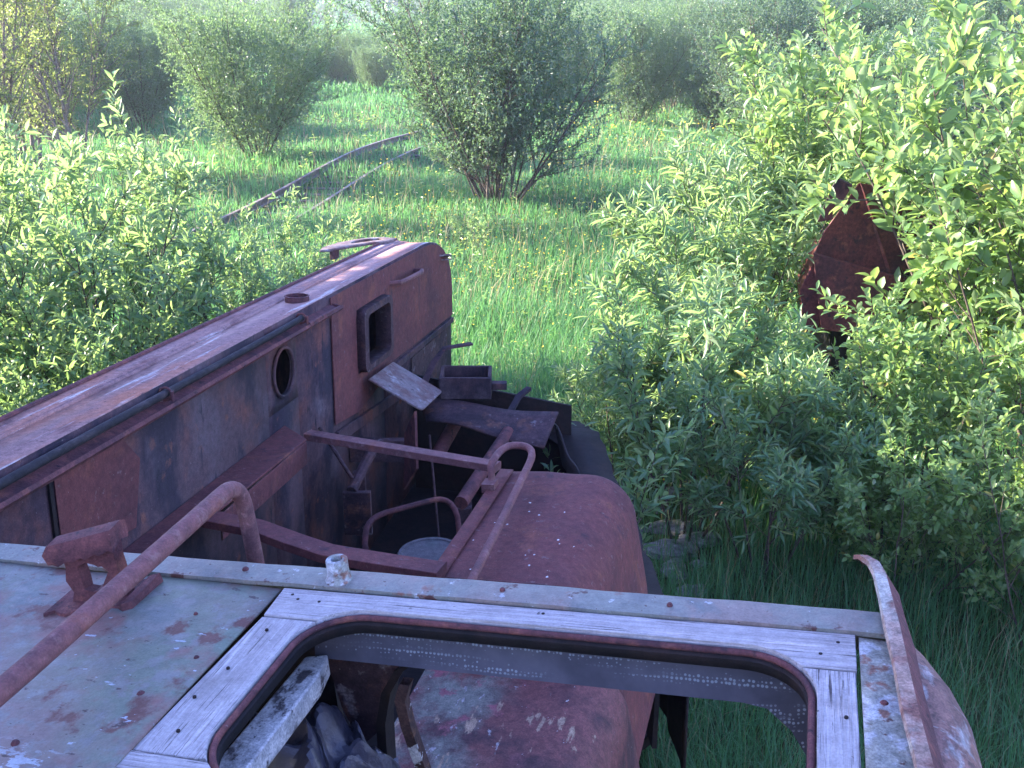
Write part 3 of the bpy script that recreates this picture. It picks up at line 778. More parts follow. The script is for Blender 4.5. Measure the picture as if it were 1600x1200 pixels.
bar(m, [(-.02, 5.45, 1.58), (.04, 5.60, 1.64), (.10, 5.68, 1.66)], .035, .02)
obj('latch_lever', m, 'rust_dark', mach, I4)

# track guard along the right side
m = MB()
edge = [(.28, 6.08), (.44, 6.05), (.52, 5.85), (.573, 5.25), (.63, 4.5), (.675, 3.93), (.70, 3.45)]
_e = []
rgg = random.Random(3)
for (xa, ya), (xb, yb) in zip(edge[:-1], edge[1:]):
    for k in range(5): _e.append((xa + (xb - xa) * k / 5 + rgg.uniform(-.016, .012), ya + (yb - ya) * k / 5))
edge = _e + [edge[-1]]
inn = [(.22, 5.7), (.30, 5.6), (.34, 5.4), (.36, 5.0), (.38, 4.4), (.40, 3.9), (.42, 3.45)]
m.loft([[(x, y, 1.30 + .012 * math.sin(y * 7)) for x, y in edge], [(float(np.interp(y, [p[1] for p in inn][::-1], [p[0] for p in inn][::-1])), y, 1.31) for x, y in edge]], closed=False)
m.loft([[(x, y, 1.30 + .012 * math.sin(y * 7)) for x, y in edge], [(x + .01, y, .75) for x, y in edge]], closed=False)
obj('track_guard', m, 'black_iron', mach, I4, thick=.012)
m = MB()
m.grid(lambda a, b: (.24 + .10 * a + .05 * b, 5.35 - .75 * a, 1.56 - .26 * b + .02 * math.sin(a * 9)), 8, 4)
obj('torn_flap', m, 'black_iron', mach, I4, thick=.008)

# crumpled plastic sheet lying in the cab
rng = np.random.default_rng(5)
m = MB()
def crump(a, b):
    u = -1.20 + .34 * a; v = 1.38 + .33 * b
    k = math.sin(math.pi * a) * math.sin(math.pi * b)
    z = -.47 + .20 * k ** .6
    z += .035 * abs(math.sin(9 * a + 5 * b + 1.2 * math.sin(7 * b))) + .025 * abs(math.sin(17 * b - 6 * a + math.sin(11 * a))) + .015 * math.sin(31 * a + 19 * b)
    return (u + .02 * math.sin(14 * b + 3), v + .02 * math.sin(13 * a), z)
m.grid(crump, 36, 36)
bag = obj('plastic_sheet', m, 'plastic', None, CAB, ang=24)
tag(bag, 'crumpled dark plastic sheet lying inside the cab below the hatch', 'plastic sheet')
m = MB().box((-1.6, 1.25, -.50), (-.9, 1.72, -.47))
obj('cab_shelf', m, 'black_iron', mach, CAB)

# ------------------------------------------------------------------ second wreck in the bushes
wr = thing('rusted_hulk', 'dark red rusty sheet metal hulk half hidden among bushes at right', 'wreck', (3.15, 9.3, 0))
m = MB()
m.prism([(2.66, 8.9, 1.74), (2.72, 8.9, 1.92), (3.0, 8.95, 2.36), (3.50, 9.0, 2.28), (3.8, 9.0, 1.95), (3.7, 9.0, 1.3), (3.35, 9.0, 1.05), (2.78, 9.0, 1.1)], (.10, .50, -.22))
m.prism([(2.64, 8.86, 1.76), (3.55, 8.80, 1.52), (3.62, 8.80, 1.46), (3.30, 8.78, 1.02), (2.76, 8.80, 1.08)], (.02, .05, 0))
m.prism([(3.0, 8.93, 2.37), (3.02, 8.9, 2.33), (3.34, 8.84, 1.60), (3.30, 8.84, 1.60)], (.012, .03, .0))
obj('body_shell', m, 'hulk_rust', wr, I4, bevel=.004)
m = MB().prism([(2.58, 8.95, 1.40), (2.72, 8.95, 1.78), (2.86, 8.95, 1.3), (2.75, 8.95, .95), (2.64, 8.95, 1.05)], (.1, .5, 0))
obj('side_plate', m, 'hulk_rust', wr, I4, bevel=.008)
m = MB().prism([(2.71, 9.05, 2.0), (2.80, 9.05, 2.30), (2.85, 9.05, 2.38), (2.98, 9.05, 2.32), (2.83, 9.05, 2.02)], (.03, .10, .0))
obj('corner_post', m, 'rust_dark', wr, I4)
m = MB(); m.box((2.95, 9.1, -.05), (3.6, 9.6, 1.12)); 
obj('lower_body', m, 'black_iron', wr, I4, bevel=.03)
m = MB().tube([(2.74, 8.98, 1.90), (2.86, 8.98, 2.08), (2.99, 8.98, 2.27)], .012, 8)
obj('edge_rail', m, 'rust_pipe', wr, I4)
wr2 = tag(obj('bent_scrap_panel', MB().prism([(1.98, 8.6, -.02), (2.02, 8.6, .30), (2.10, 8.6, .42), (2.24, 8.65, .28), (2.30, 8.65, -.02)], (.05, .06, 0)), 'rust_red', None, I4), 'small dark red bent metal sheet low in the willows', 'scrap metal')

# ------------------------------------------------------------------ railway track
trk = thing('railway_track', 'overgrown railway track with a rusty rail curving through the meadow', 'railway track', (-4.9, 25, 0))
def rail_curve(y): return -5.35 + .105 * (y - 20.9) + .0042 * (y - 20.9) ** 2
ys = np.linspace(17, 35, 40)
for off in (0, 1.25):
    m = MB(); L = []
    for y in ys:
        x = rail_curve(y) + off; z = float(terr(x, y)) + (.07 if off == 0 else -.03)
        L.append([(x - .06, y, z), (x + .06, y, z), (x + .06, y, z + .02), (x + .012, y, z + .04), (x + .012, y, z + .11), (x + .035, y, z + .12), (x + .035, y, z + .155), (x - .035, y, z + .155), (x - .035, y, z + .12), (x - .012, y, z + .11), (x - .012, y, z + .04), (x - .06, y, z + .02)])
    m.loft(L)
    obj('rail', m, 'rail_steel', trk, I4)
for k in range(24):
    y = 17.2 + k * .75; x = rail_curve(y) + .62; z = float(terr(x, y))
    m = MB().prism([(x - 1.0, y + .1, z - .08), (x + 1.0, y - .1, z - .08), (x + 1.02, y + .10, z - .08), (x - .98, y + .3, z - .08)], (0, 0, .11))
    obj('sleeper', m, 'sleeper_wood', trk, I4)

# grey board, stones, far scrap heap and pole
tag(obj('grey_board', MB().prism([(-8.9, 14.6, .28), (-7.35, 15.6, .30), (-7.5, 15.95, .34), (-9.1, 15.0, .32)], (0, 0, .05)), 'old_board', None, I4), 'weathered pale grey board lying at the left edge behind the shrubs', 'board')
def rock(x, y, sx, sy, sz, seed):
    rg = random.Random(seed); m = MB(); L = []
    ph = [rg.uniform(0, 6) for _ in range(6)]
    for i in range(6):
        e = -math.pi / 2 + math.pi * i / 5; row = []
        for k in range(9):
            a = 2 * math.pi * k / 9 + rg.uniform(-.16, .16)
            rr = 1 + rg.uniform(-.13, .13) + .16 * math.sin(2 * a + ph[0]) + .12 * math.sin(3 * a + ph[1] + 2 * e) + .07 * math.sin(5 * a + ph[2])
            row.append((x + sx * rr * math.cos(a) * max(.02, math.cos(e)), y + sy * rr * math.sin(a) * max(.02, math.cos(e)), sz * (.35 + math.sin(e) * (1 + .15 * math.sin(2 * a + ph[3])))))
        L.append(row)
    m.loft(L)
    return m
rg = random.Random(21)
for i in range(22):
    x, y = 1.12 + rg.gauss(0, .22), 7.0 + rg.gauss(0, .5)
    r_ = rg.uniform(.05, .13)
    tag(obj('stone', rock(x, y, r_ * rg.uniform(.8, 1.5), r_, r_ * rg.uniform(.4, .7), i), 'stone', None, I4, ang=20), 'small grey stone in the rubble under the willow beside the rusty tank', 'stone', 'grey stones beside the machine')
hp = thing('scrap_heap', 'far grey heap of scrap on the slope beyond the bushes', 'heap', (19.7, 110, 1.9))
for i, (dx, dy, a, b, c) in enumerate([(-1.2, 0, 1.6, 1.2, .75), (.6, .6, 1.3, 1.0, .6), (1.9, -.3, .8, .8, .7)]):
    m = rock(0, 0, a, b, c, 40 + i)
    o = obj('boulder', m, 'stone' if i < 2 else 'rust_dark', hp, Matrix.Translation((19.7 + dx, 110 + dy, 1.9)))
pl = thing('leaning_pole', 'thin pale leaning pole standing on the far slope above the heap', 'pole', (20.6, 113, 1.9))
obj('shaft', MB().tube([(20.6, 113, 1.8), (20.4, 113, 3.4), (20.1, 113, 4.6)], [.13, .11, .09], 8), 'old_board', pl)
obj('cross_arm', MB().tube([(19.7, 113, 4.2), (20.9, 113, 4.5)], .06, 6), 'old_board', pl)
pl2 = thing('utility_pole', 'thin grey utility pole in front of the far grassy bank', 'pole', (-27.5, 150, 2.5))
obj('shaft', MB().tube([(-27.5, 150, 2.2), (-27.5, 150, 9.5)], [.2, .15], 8), 'old_board', pl2)

# ------------------------------------------------------------------ vegetation
def leaf_template(kind):
    if kind == 'far':
        v = np.array([(0, 0, 0), (.45, .5, .10), (1, 0, -.12), (.45, -.5, .10)])
        return v, [np.array([(0, 1, 2), (0, 2, 3)])]
    v = np.array([(0, 0, 0), (.25, .36, .07), (.25, 0, 0), (.25, -.36, .07), (.55, .5, .06), (.55, 0, -.03), (.55, -.5, .06), (.82, .27, -.03), (.82, 0, -.08), (.82, -.27, -.03), (1, 0, -.17)])
    return v, [np.array([(0, 2, 1), (0, 3, 2), (10, 7, 8), (10, 8, 9)]), np.array([(1, 2, 5, 4), (2, 3, 6, 5), (4, 5, 8, 7), (5, 6, 9, 8)])]

def unit(a): return a / np.maximum(np.linalg.norm(a, axis=-1, keepdims=True), 1e-9)

def leaves_mesh(name, P, D, Nrm, Ln, Wd, kind, mat):
    T, Fs = leaf_template(kind)
    D = unit(D); S = unit(np.cross(Nrm, D)); Nn = np.cross(D, S)
    V = P[:, None] + D[:, None] * (T[None, :, 0:1] * Ln[:, None, None]) + S[:, None] * (T[None, :, 1:2] * Wd[:, None, None]) + Nn[:, None] * (T[None, :, 2:3] * Ln[:, None, None])
    k = len(T); off = (np.arange(len(P)) * k)[:, None, None]
    return np_mesh(name, V.reshape(-1, 3), [(f[None] + off).reshape(-1, f.shape[1]) for f in Fs], mat, kind != 'far')

def stems_mesh(name, lines, mat):
    Vs = []; Fq = []; o = 0
    for pts, r0, r1, seg in lines:
        n = len(pts); t = np.gradient(pts, axis=0); t = unit(t)
        up = np.array([1.0, .13, .07]); a = unit(np.cross(t, up)); b = np.cross(t, a)
        rr = np.linspace(r0, r1, n)[:, None, None]
        th = 2 * np.pi * np.arange(seg) / seg
        ring = pts[:, None] + rr * (a[:, None] * np.cos(th)[None, :, None] + b[:, None] * np.sin(th)[None, :, None])
        Vs.append(ring.reshape(-1, 3))
        idx = o + np.arange(n * seg).reshape(n, seg)
        nx_ = np.roll(idx, -1, 1)
        Fq.append(np.stack([idx[:-1], nx_[:-1], nx_[1:], idx[1:]], -1).reshape(-1, 4)); o += n * seg
    return np_mesh(name, np.concatenate(Vs), [np.concatenate(Fq)], mat, True)

def grow(seed, H, n_stems, lean, n_br, n_tw, n_lf, ll, lw, kind, leafmat, barkmat, base_r=.25, bare=.25, tip_boost=0, curve=.5, r0=.02, twig_len=.22, br_len=.38, droop=.0, crown_name='crown', fill=None):
    """multi-stemmed bush: stems > branches > twigs > leaves; returns (stem mesh, leaf mesh)"""
    rg = np.random.default_rng(seed)
    lines = []; LP = []; LD = []; LS = []
    def poly(p, d, L, n, bend, wob):
        pts = [p]; d = d / np.linalg.norm(d)
        for i in range(n):
            d = d + bend / n + rg.normal(0, wob, 3); d = d / np.linalg.norm(d)
            pts.append(pts[-1] + d * L / n)
        return np.array(pts)
    def put_leaves(pts, n, t0, scale=1.0):
        seg = np.diff(pts, axis=0)
        tt = t0 + (1 - t0) * (np.arange(n) + rg.random(n) * .6) / n
        f_ = np.clip(tt, 0, .999) * (len(pts) - 1); i = f_.astype(int)
        P = pts[i] + seg[i] * (f_ - i)[:, None]
        d = unit(seg[i])
        az = np.arange(n) * 2.4 + rg.random() * 6
        a = unit(np.cross(d, np.array([.3, .2, 1.0]))); b = np.cross(d, a)
        side = a * np.cos(az)[:, None] + b * np.sin(az)[:, None]
        dirn = unit(d * .75 + side * .8 + rg.normal(0, .22, (n, 3)) + np.array([0, 0, .10 - droop]))
        LP.append(P); LD.append(dirn); LS.append(np.full(n, scale) * (1 - .35 * np.clip(tt - .7, 0, 1)))
    for s in range(n_stems):
        az = 2 * np.pi * (s + rg.random() * .8) / n_stems
        ln = R(lean) * (rg.random() ** .6)
        hdir = np.array([np.cos(az), np.sin(az), 0])
        p = hdir * base_r * rg.random(); p[2] = -.06
        d = hdir * np.sin(ln) + np.array([0, 0, np.cos(ln)])
        L = H * rg.uniform(.72, 1.05) / max(.5, np.cos(ln * .7))
        bend = hdir * curve * np.sin(ln) * .4 + np.array([0, 0, curve * .5])
        st = poly(p, d, L, 9, bend, .045)
        rs = r0 * rg.uniform(.7, 1.2)
        lines.append((st, rs, rs * .22, 6))
        if tip_boost: put_leaves(st[-4:], tip_boost, .10, 1.25)
        for b in range(n_br):
            t = bare + (1 - bare) * (b + rg.random()) / n_br
            f_ = min(t, .995) * 9; i = int(f_)
            p2 = st[i] + (st[i + 1] - st[i]) * (f_ - i)
            sd_ = unit(st[i + 1] - st[i])
            a2 = rg.random() * 2 * np.pi
            q1 = unit(np.cross(sd_, [.2, .1, 1.0]) + 1e-6); q2 = np.cross(sd_, q1)
            sp = R(rg.uniform(28, 62))
            d2 = sd_ * np.cos(sp) + (q1 * np.cos(a2) + q2 * np.sin(a2)) * np.sin(sp)
            L2 = H * br_len * (1.15 - .75 * t) * rg.uniform(.6, 1.15)
            br = poly(p2, d2, L2, 5, np.array([0, 0, .45 - droop]), .09)
            lines.append((br, rs * .42 * (1.2 - .6 * t), rs * .12, 4))
            put_leaves(br, max(2, int(n_lf * .8)), .35)
            for w in range(n_tw):
                t3 = .15 + .85 * (w + rg.random()) / n_tw
                f3 = min(t3, .99) * 5; i3 = int(f3)
                p3 = br[i3] + (br[i3 + 1] - br[i3]) * (f3 - i3)
                bd = unit(br[i3 + 1] - br[i3])
                d3 = unit(bd * .7 + rg.normal(0, .55, 3) + np.array([0, 0, .2 - droop]))
                L3 = twig_len * rg.uniform(.55, 1.3)
                tw = poly(p3, d3, L3, 3, np.array([0, 0, .25 - droop]), .08)
                lines.append((tw, rs * .11 + .0012, rs * .04 + .0006, 3))
                put_leaves(tw, n_lf, .08)
    if fill:
        ncl, per, rx, zc, rz, cr = fill          # leafy clumps through the crown's outer volume
        e = unit(rg.normal(0, 1, (ncl, 3)))
        lump = 1 + .16 * np.sin(3 * np.arctan2(e[:, 1], e[:, 0]) + seed) * np.cos(2.5 * e[:, 2] + seed) + .12 * np.sin(7 * e[:, 0] + 5 * e[:, 2] + 2 * seed)
        cc = e * np.array([rx, rx, rz]) * (rg.uniform(.35, 1, ncl) ** .55 * lump)[:, None]
        tap = np.clip(.76 + .36 * (cc[:, 2] + rz) / (2 * rz), .7, 1.08)
        cc[:, :2] *= tap[:, None]; cc[:, 2] += zc
        off = rg.normal(0, cr, (ncl, per, 3)) * rg.uniform(.6, 1.3, (ncl, 1, 1))
        LP.append((cc[:, None] + off).reshape(-1, 3))
        LD.append(unit((e[:, None] * .5 + rg.normal(0, .6, (ncl, per, 3)) + np.array([0, 0, .25])).reshape(-1, 3)))
        LS.append(np.ones(ncl * per))
    P = np.concatenate(LP); D = np.concatenate(LD); S = np.concatenate(LS)
    n = len(P)
    up = np.array([0, 0, 1.0]) + rg.normal(0, .45, (n, 3))
    Ln = ll * S * rg.uniform(.65, 1.25, n); Wd = lw * S * rg.uniform(.75, 1.2, n)
    keep = P[:, 2] > .05
    lm = leaves_mesh(crown_name, P[keep], D[keep], up[keep], Ln[keep], Wd[keep], kind, leafmat)
    sm = stems_mesh('stems', lines, barkmat)
    return sm, lm

KIND = {}
# far and middle distance bushes
KIND['round1'] = (4.1,) + grow(1, 4.0, 13, 34, 14, 6, 12, .100, .042, 'far', 'leaf_far', 'bark', base_r=.35, bare=.14, r0=.026, twig_len=.40, br_len=.38, fill=(680, 26, 2.0, 2.1, 1.95, .18))
KIND['round2'] = (4.1,) + grow(2, 4.0, 12, 30, 15, 6, 12, .100, .040, 'far', 'leaf_far', 'bark', base_r=.45, bare=.12, r0=.025, twig_len=.40, br_len=.38, fill=(680, 26, 1.85, 2.05, 1.95, .18))
KIND['vase'] = (4.3,) + grow(3, 4.4, 30, 37, 14, 6, 12, .095, .038, 'far', 'leaf_shaded', 'bark', base_r=.45, bare=.10, r0=.022, twig_len=.40, br_len=.34, fill=(520, 24, 2.15, 2.65, 1.9, .19))
KIND['birch'] = (5.2,) + grow(5, 5.4, 5, 17, 24, 6, 11, .09, .05, 'far', 'leaf_birch', 'bark_pale', base_r=.40, bare=.18, r0=.055, twig_len=.42, br_len=.28, droop=.15)
KIND['low'] = (2.3,) + grow(6, 2.3, 14, 40, 11, 5, 11, .085, .034, 'far', 'leaf_far', 'bark', base_r=.4, bare=.08, r0=.018, twig_len=.32, br_len=.42, fill=(260, 22, 1.25, 1.1, 1.0, .14))
# near shrubs
KIND['left1'] = (2.5,) + grow(11, 2.5, 14, 34, 10, 5, 9, .098, .031, 'near', 'leaf_willow', 'bark', base_r=.35, bare=.12, tip_boost=18, r0=.012, twig_len=.22, br_len=.34)
KIND['left2'] = (2.3,) + grow(12, 2.3, 13, 38, 10, 5, 9, .094, .031, 'near', 'leaf_willow', 'bark', base_r=.40, bare=.12, tip_boost=18, r0=.012, twig_len=.22, br_len=.36)
KIND['narrow1'] = (2.1,) + grow(21, 2.1, 8, 26, 9, 5, 8, .125, .027, 'near', 'leaf_willow', 'bark', base_r=.16, bare=.34, tip_boost=22, r0=.011, twig_len=.21, br_len=.32, droop=.10)
KIND['narrow2'] = (2.3,) + grow(22, 2.3, 9, 24, 10, 5, 8, .120, .027, 'near', 'leaf_willow', 'bark', base_r=.22, bare=.22, tip_boost=22, r0=.011, twig_len=.21, br_len=.28, droop=.08)
KIND['broad1'] = (2.9,) + grow(31, 2.9, 12, 33, 11, 5, 8, .100, .047, 'near', 'leaf_broad', 'bark', base_r=.35, bare=.15, tip_boost=18, r0=.015, twig_len=.24, br_len=.32)
KIND['broad2'] = (2.6,) + grow(32, 2.6, 11, 36, 11, 5, 8, .102, .048, 'near', 'leaf_broad', 'bark', base_r=.35, bare=.15, tip_boost=18, r0=.014, twig_len=.24, br_len=.34)
KIND['sapling'] = (1.0,) + grow(41, 1.0, 4, 20, 6, 2, 7, .07, .02, 'near', 'leaf_willow', 'bark', base_r=.06, bare=.1, tip_boost=10, r0=.006, twig_len=.12, br_len=.25)

FIRST = {}
def plant(kind, x, y, h, rz, label, group, name='willow_bush', cat='bush', wide=1.0):
    H0, sm, lm = KIND[kind]
    z = float(terr(x, y))
    if kind not in FIRST:
        root = bpy.data.objects.new(name, None); COL.objects.link(root)
        a = bpy.data.objects.new('stems' if kind != 'birch' else 'trunks', sm); b = bpy.data.objects.new('crown', lm)
        for c in (a, b): COL.objects.link(c); c.parent = root
        FIRST[kind] = (root, a, b)
    else:
        r0, a0, b0 = FIRST[kind]
        root = r0.copy(); COL.objects.link(root); root.name = name
        for c0 in (a0, b0):
            c = c0.copy(); COL.objects.link(c); c.parent = root
    s = h / H0
    root.location = (x, y, z); root.rotation_euler = (0, 0, rz); root.scale = (s * wide, s * wide, s)
    tag(root, label, cat, group)
    return root

MIDG = 'willow bushes standing in the meadow'
plant('vase', -.35, 21.3, 4.4, .3, 'large dark willow bush with vase shaped stems, in the middle of the meadow', MIDG, wide=.98)
plant('round1', -7.0, 28.9, 4.2, 1.0, 'round willow bush just left of the railway track, sunlit on its left side', MIDG, wide=.95)
plant('round2', -13.2, 37.8, 3.9, 2.0, 'shaded willow bush behind the round one left of the track', MIDG)
plant('round1', -16.0, 36.0, 4.6, 4.0, 'dark bush behind the thin pale trunks at far left', MIDG)
plant('round2', 4.5, 39.0, 4.3, 3.0, 'loose pale willow bush right behind the large dark one', MIDG, wide=.9)
plant('round1', 6.6, 44.5, 4.5, 5.2, 'rounded green bush left of the distant scrap heap', MIDG, wide=.85)
plant('vase', 8.4, 34.6, 4.6, 2.1, 'tall bush right of the meadow gap below the distant scrap heap', MIDG)
plant('low', 8.6, 30.0, 2.5, .5, 'low dark bush at the foot of the tall bush right of the meadow gap', MIDG)
plant('low', 7.4, 38.0, 2.7, 2.6, 'low bush at the back of the right meadow edge', MIDG)
plant('round2', 11.6, 36.5, 5.0, 1.3, 'dense bush at the right behind the tall shoots', MIDG)
plant('round1', 15.6, 42.0, 5.4, 2.9, 'far tall bush high in the right corner', MIDG)
plant('round2', 16.0, 36.0, 5.6, 4.4, 'tall bush at the right edge behind the broad leaved shrubs', MIDG)
plant('vase', 12.0, 26.5, 4.6, 3.6, 'shaded willow bush behind the broad leaved shrub at right', MIDG)
plant('round1', 8.8, 22.5, 3.6, .7, 'middle distance bush above the rusty hulk', MIDG)
plant('vase', 7.0, 17.0, 3.3, 5.0, 'willow bush close behind the rusty hulk bushes', MIDG)
plant('round2', 5.2, 17.5, 3.5, 2.2, 'green bush between the meadow gap and the rusty hulk', MIDG, wide=1.0)
plant('low', 4.6, 13.8, 1.9, 1.9, 'low willow between the meadow and the rusty hulk', MIDG)
BG = 'slender trees at the left edge'
plant('birch', -10.3, 24.3, 5.6, 0.2, 'slender tree with two pale forked trunks at upper left', BG, name='birch_tree', cat='tree', wide=.9)
plant('birch', -9.9, 20.0, 5.2, 2.2, 'slender tree with dark reddish stems at the left edge', BG, name='birch_tree', cat='tree', wide=.8)
plant('birch', -11.9, 25.6, 5.6, 4.1, 'slender tree in the upper left corner behind the forked one', BG, name='birch_tree', cat='tree', wide=.9)
# far belt of bushes and trees
rg = random.Random(77)
FG = 'distant bushes along the far edge of the meadow'
spots = [(-21.7, 72, 3.9), (-20.0, 80, 4.2), (-16.4, 58, 3.1), (-18.5, 64, 3.6), (-12.4, 62, 2.7), (-11.5, 71, 2.2), (-9.8, 78, 1.8), (-7, 84, 3.2), (5.2, 67, 4.4), (3.9, 73, 4.5), (8.6, 58, 4.6), (-2, 80, 4.2), (1.0, 70, 4.4), (16, 62, 4.6), (21, 66, 5.0), (26, 62, 5.2), (30, 70, 5.4), (22, 52, 4.8), (-27, 60, 5.0), (-31, 72, 5.0), (-25, 50, 4.6), (-24, 88, 4.6), (-29, 95, 5), (12.6, 72, 1.7), (14.5, 84, 1.5), (-14.0, 66, 2.3), (-5.0, 96, 4.4), (-8.2, 66, 2.2), (-21, 104, 5.2), (-32, 56, 5), (-36, 66, 5.4), (2.6, 62, 4.2), (6.8, 76, 5), (18.5, 54, 4.8), (13.6, 52, 4.4), (24, 84, 5.2), (33, 58, 5.6), (29, 48, 5.2), (36, 78, 5.6), (-1, 104, 5.4), (8, 98, 5.6), (-26, 78, 5.2), (4.8, 56, 4.4), (2.2, 84, 5), (11.8, 46, 4.6), (14.2, 47, 5), (-30, 84, 5.4), (-3.8, 76, 3.4), (-8.6, 62, 3.1), (-10.6, 64, 3.0), (-6.4, 68, 3.3), (-12.4, 68, 2.8), (-7.4, 58, 2.4), (2.0, 50, 4.3), (-3.6, 54, 4.0), (6.2, 50, 4.4), (9.6, 47, 4.4), (-1.6, 62, 4.2), (-18.5, 46, 4.2), (-21, 40, 4.6), (-24, 44, 5.2), (-17.8, 54, 3.8)]
for i, (x, y, h) in enumerate(spots):
    plant(rg.choice(['round1', 'round2', 'vase']), x, y, h, rg.uniform(0, 6), 'small distant willow bush near the top of the meadow', FG, name='distant_bush')
TG = 'bluish trees on the far horizon'
for i in range(96):
    a = -36 + 72 * (i + rg.random() * .6) / 96
    d = rg.uniform(150, 260) if i % 2 else rg.uniform(110, 150)
    if d < 150 and (-14 < a < -4 or 8 < a < 13): d += 120
    x = d * math.tan(R(a)); y = d
    if -60 < x < -12 and 130 < y < 245: y = 262
    plant(rg.choice(['round1', 'round2']), x, y, rg.uniform(5.6, 7.8), rg.uniform(0, 6), 'hazy blue green tree on the far horizon', TG, name='horizon_tree', cat='tree', wide=1.3)

LG = 'sunlit shrubs behind the hood at left'
for k, x, y, h, rz, lab in [('left1', -3.55, 8.4, 2.75, .4, 'bright sunlit shrub with upright tips behind the middle of the hood'), ('left2', -4.9, 8.6, 2.85, 1.7, 'sunlit shrub at the left edge behind the hood'), ('left1', -2.55, 9.6, 1.95, 3.0, 'lower green shrub right of the bright one behind the hood'), ('left2', -3.1, 7.2, 1.9, 4.1, 'small bright shrub close against the near part of the hood'), ('left1', -5.9, 9.7, 2.6, 5.1, 'shrub beyond the left edge shrub, in front of the reddish stems'), ('left2', -1.75, 9.3, 1.35, 2.2, 'short shrub beside the filler ring of the hood'), ('left2', -4.0, 6.3, 1.7, .9, 'low shrub at the lower left beside the hood')]:
    plant(k, x, y, h, rz, lab, LG, name='shrub', cat='shrub')
RG_ = 'willow shrubs right of the machine'
for k, x, y, h, rz, lab in [('narrow1', 1.32, 6.9, 2.15, .3, 'narrow leaved willow with glossy leaves right behind the rusty tank'), ('narrow2', .90, 7.4, 1.50, 1.2, 'narrow leaved willow at the meadow side with yellow green tips'), ('narrow2', 1.55, 7.7, 1.78, 2.4, 'narrow leaved willow left of the rusty hulk'), ('narrow1', 2.1, 9.9, 2.75, 3.9, 'willow with the tallest pointed shoot beside the meadow'), ('narrow2', 2.75, 11.2, 2.75, 5.0, 'willow directly behind the left side of the rusty hulk'), ('narrow1', 1.75, 6.3, 1.60, 5.7, 'shaded willow in front of the small scrap sheet'), ('sapling', .50, 5.7, 1.45, 4.4, 'thin willow sprig reaching over the track guard'), ('narrow2', 2.2, 6.6, 1.4, .8, 'dark shaded willow in the middle of the right thicket')]:
    plant(k, x, y, h, rz, lab, RG_, name='willow_shrub', cat='shrub')
BR = 'broad leaved shrubs at the right edge'
for k, x, y, h, rz, lab in [('broad1', 4.4, 7.0, 3.6, .5, 'large broad leaved shrub at the right edge with sunlit top'), ('broad2', 2.9, 6.8, 2.0, 2.0, 'broad leaved shrub right below the rusty hulk'), ('broad2', 4.75, 8.2, 4.1, 3.3, 'tall broad leaved shrub in the right corner behind the large one'), ('broad1', 5.0, 10.0, 4.2, 4.8, 'broad leaved shrub right of the rusty hulk'), ('broad1', 3.9, 11.8, 3.6, 1.4, 'broad leaved shrub rising behind the rusty hulk'), ('broad2', 3.35, 5.4, 1.5, 5.5, 'low broad leaved shrub at the right edge beside the cab'), ('broad2', 2.6, 6.1, 1.35, .2, 'low leafy shrub between the hulk and the bent angle iron')]:
    plant(k, x, y, h, rz, lab, BR, name='broadleaf_shrub', cat='shrub')
plant('sapling', -.55, 16.6, .9, .5, 'tiny sapling in the meadow in front of the large dark willow', 'saplings in the meadow', name='sapling', cat='sapling')
plant('sapling', -.95, 17.4, .7, 2.5, 'smaller sapling left of the tiny one before the dark willow', 'saplings in the meadow', name='sapling', cat='sapling')
# trees beside the machine that keep the low sun off it
SG = 'tall trees beside the machine'
for i, (k, x, y, h) in enumerate([('round1', -6.6, 3.2, 6.0), ('round2', -7.4, 4.9, 6.0), ('round1', -9.6, 4.3, 7.0), ('round2', -9.4, 2.4, 6.4), ('round1', -7.0, .8, 6.0)]):
    plant(k, x, y, h, i * 1.1, 'tall leafy tree shading the derelict machine from the left', SG, name='shade_tree', cat='tree', wide=.85)

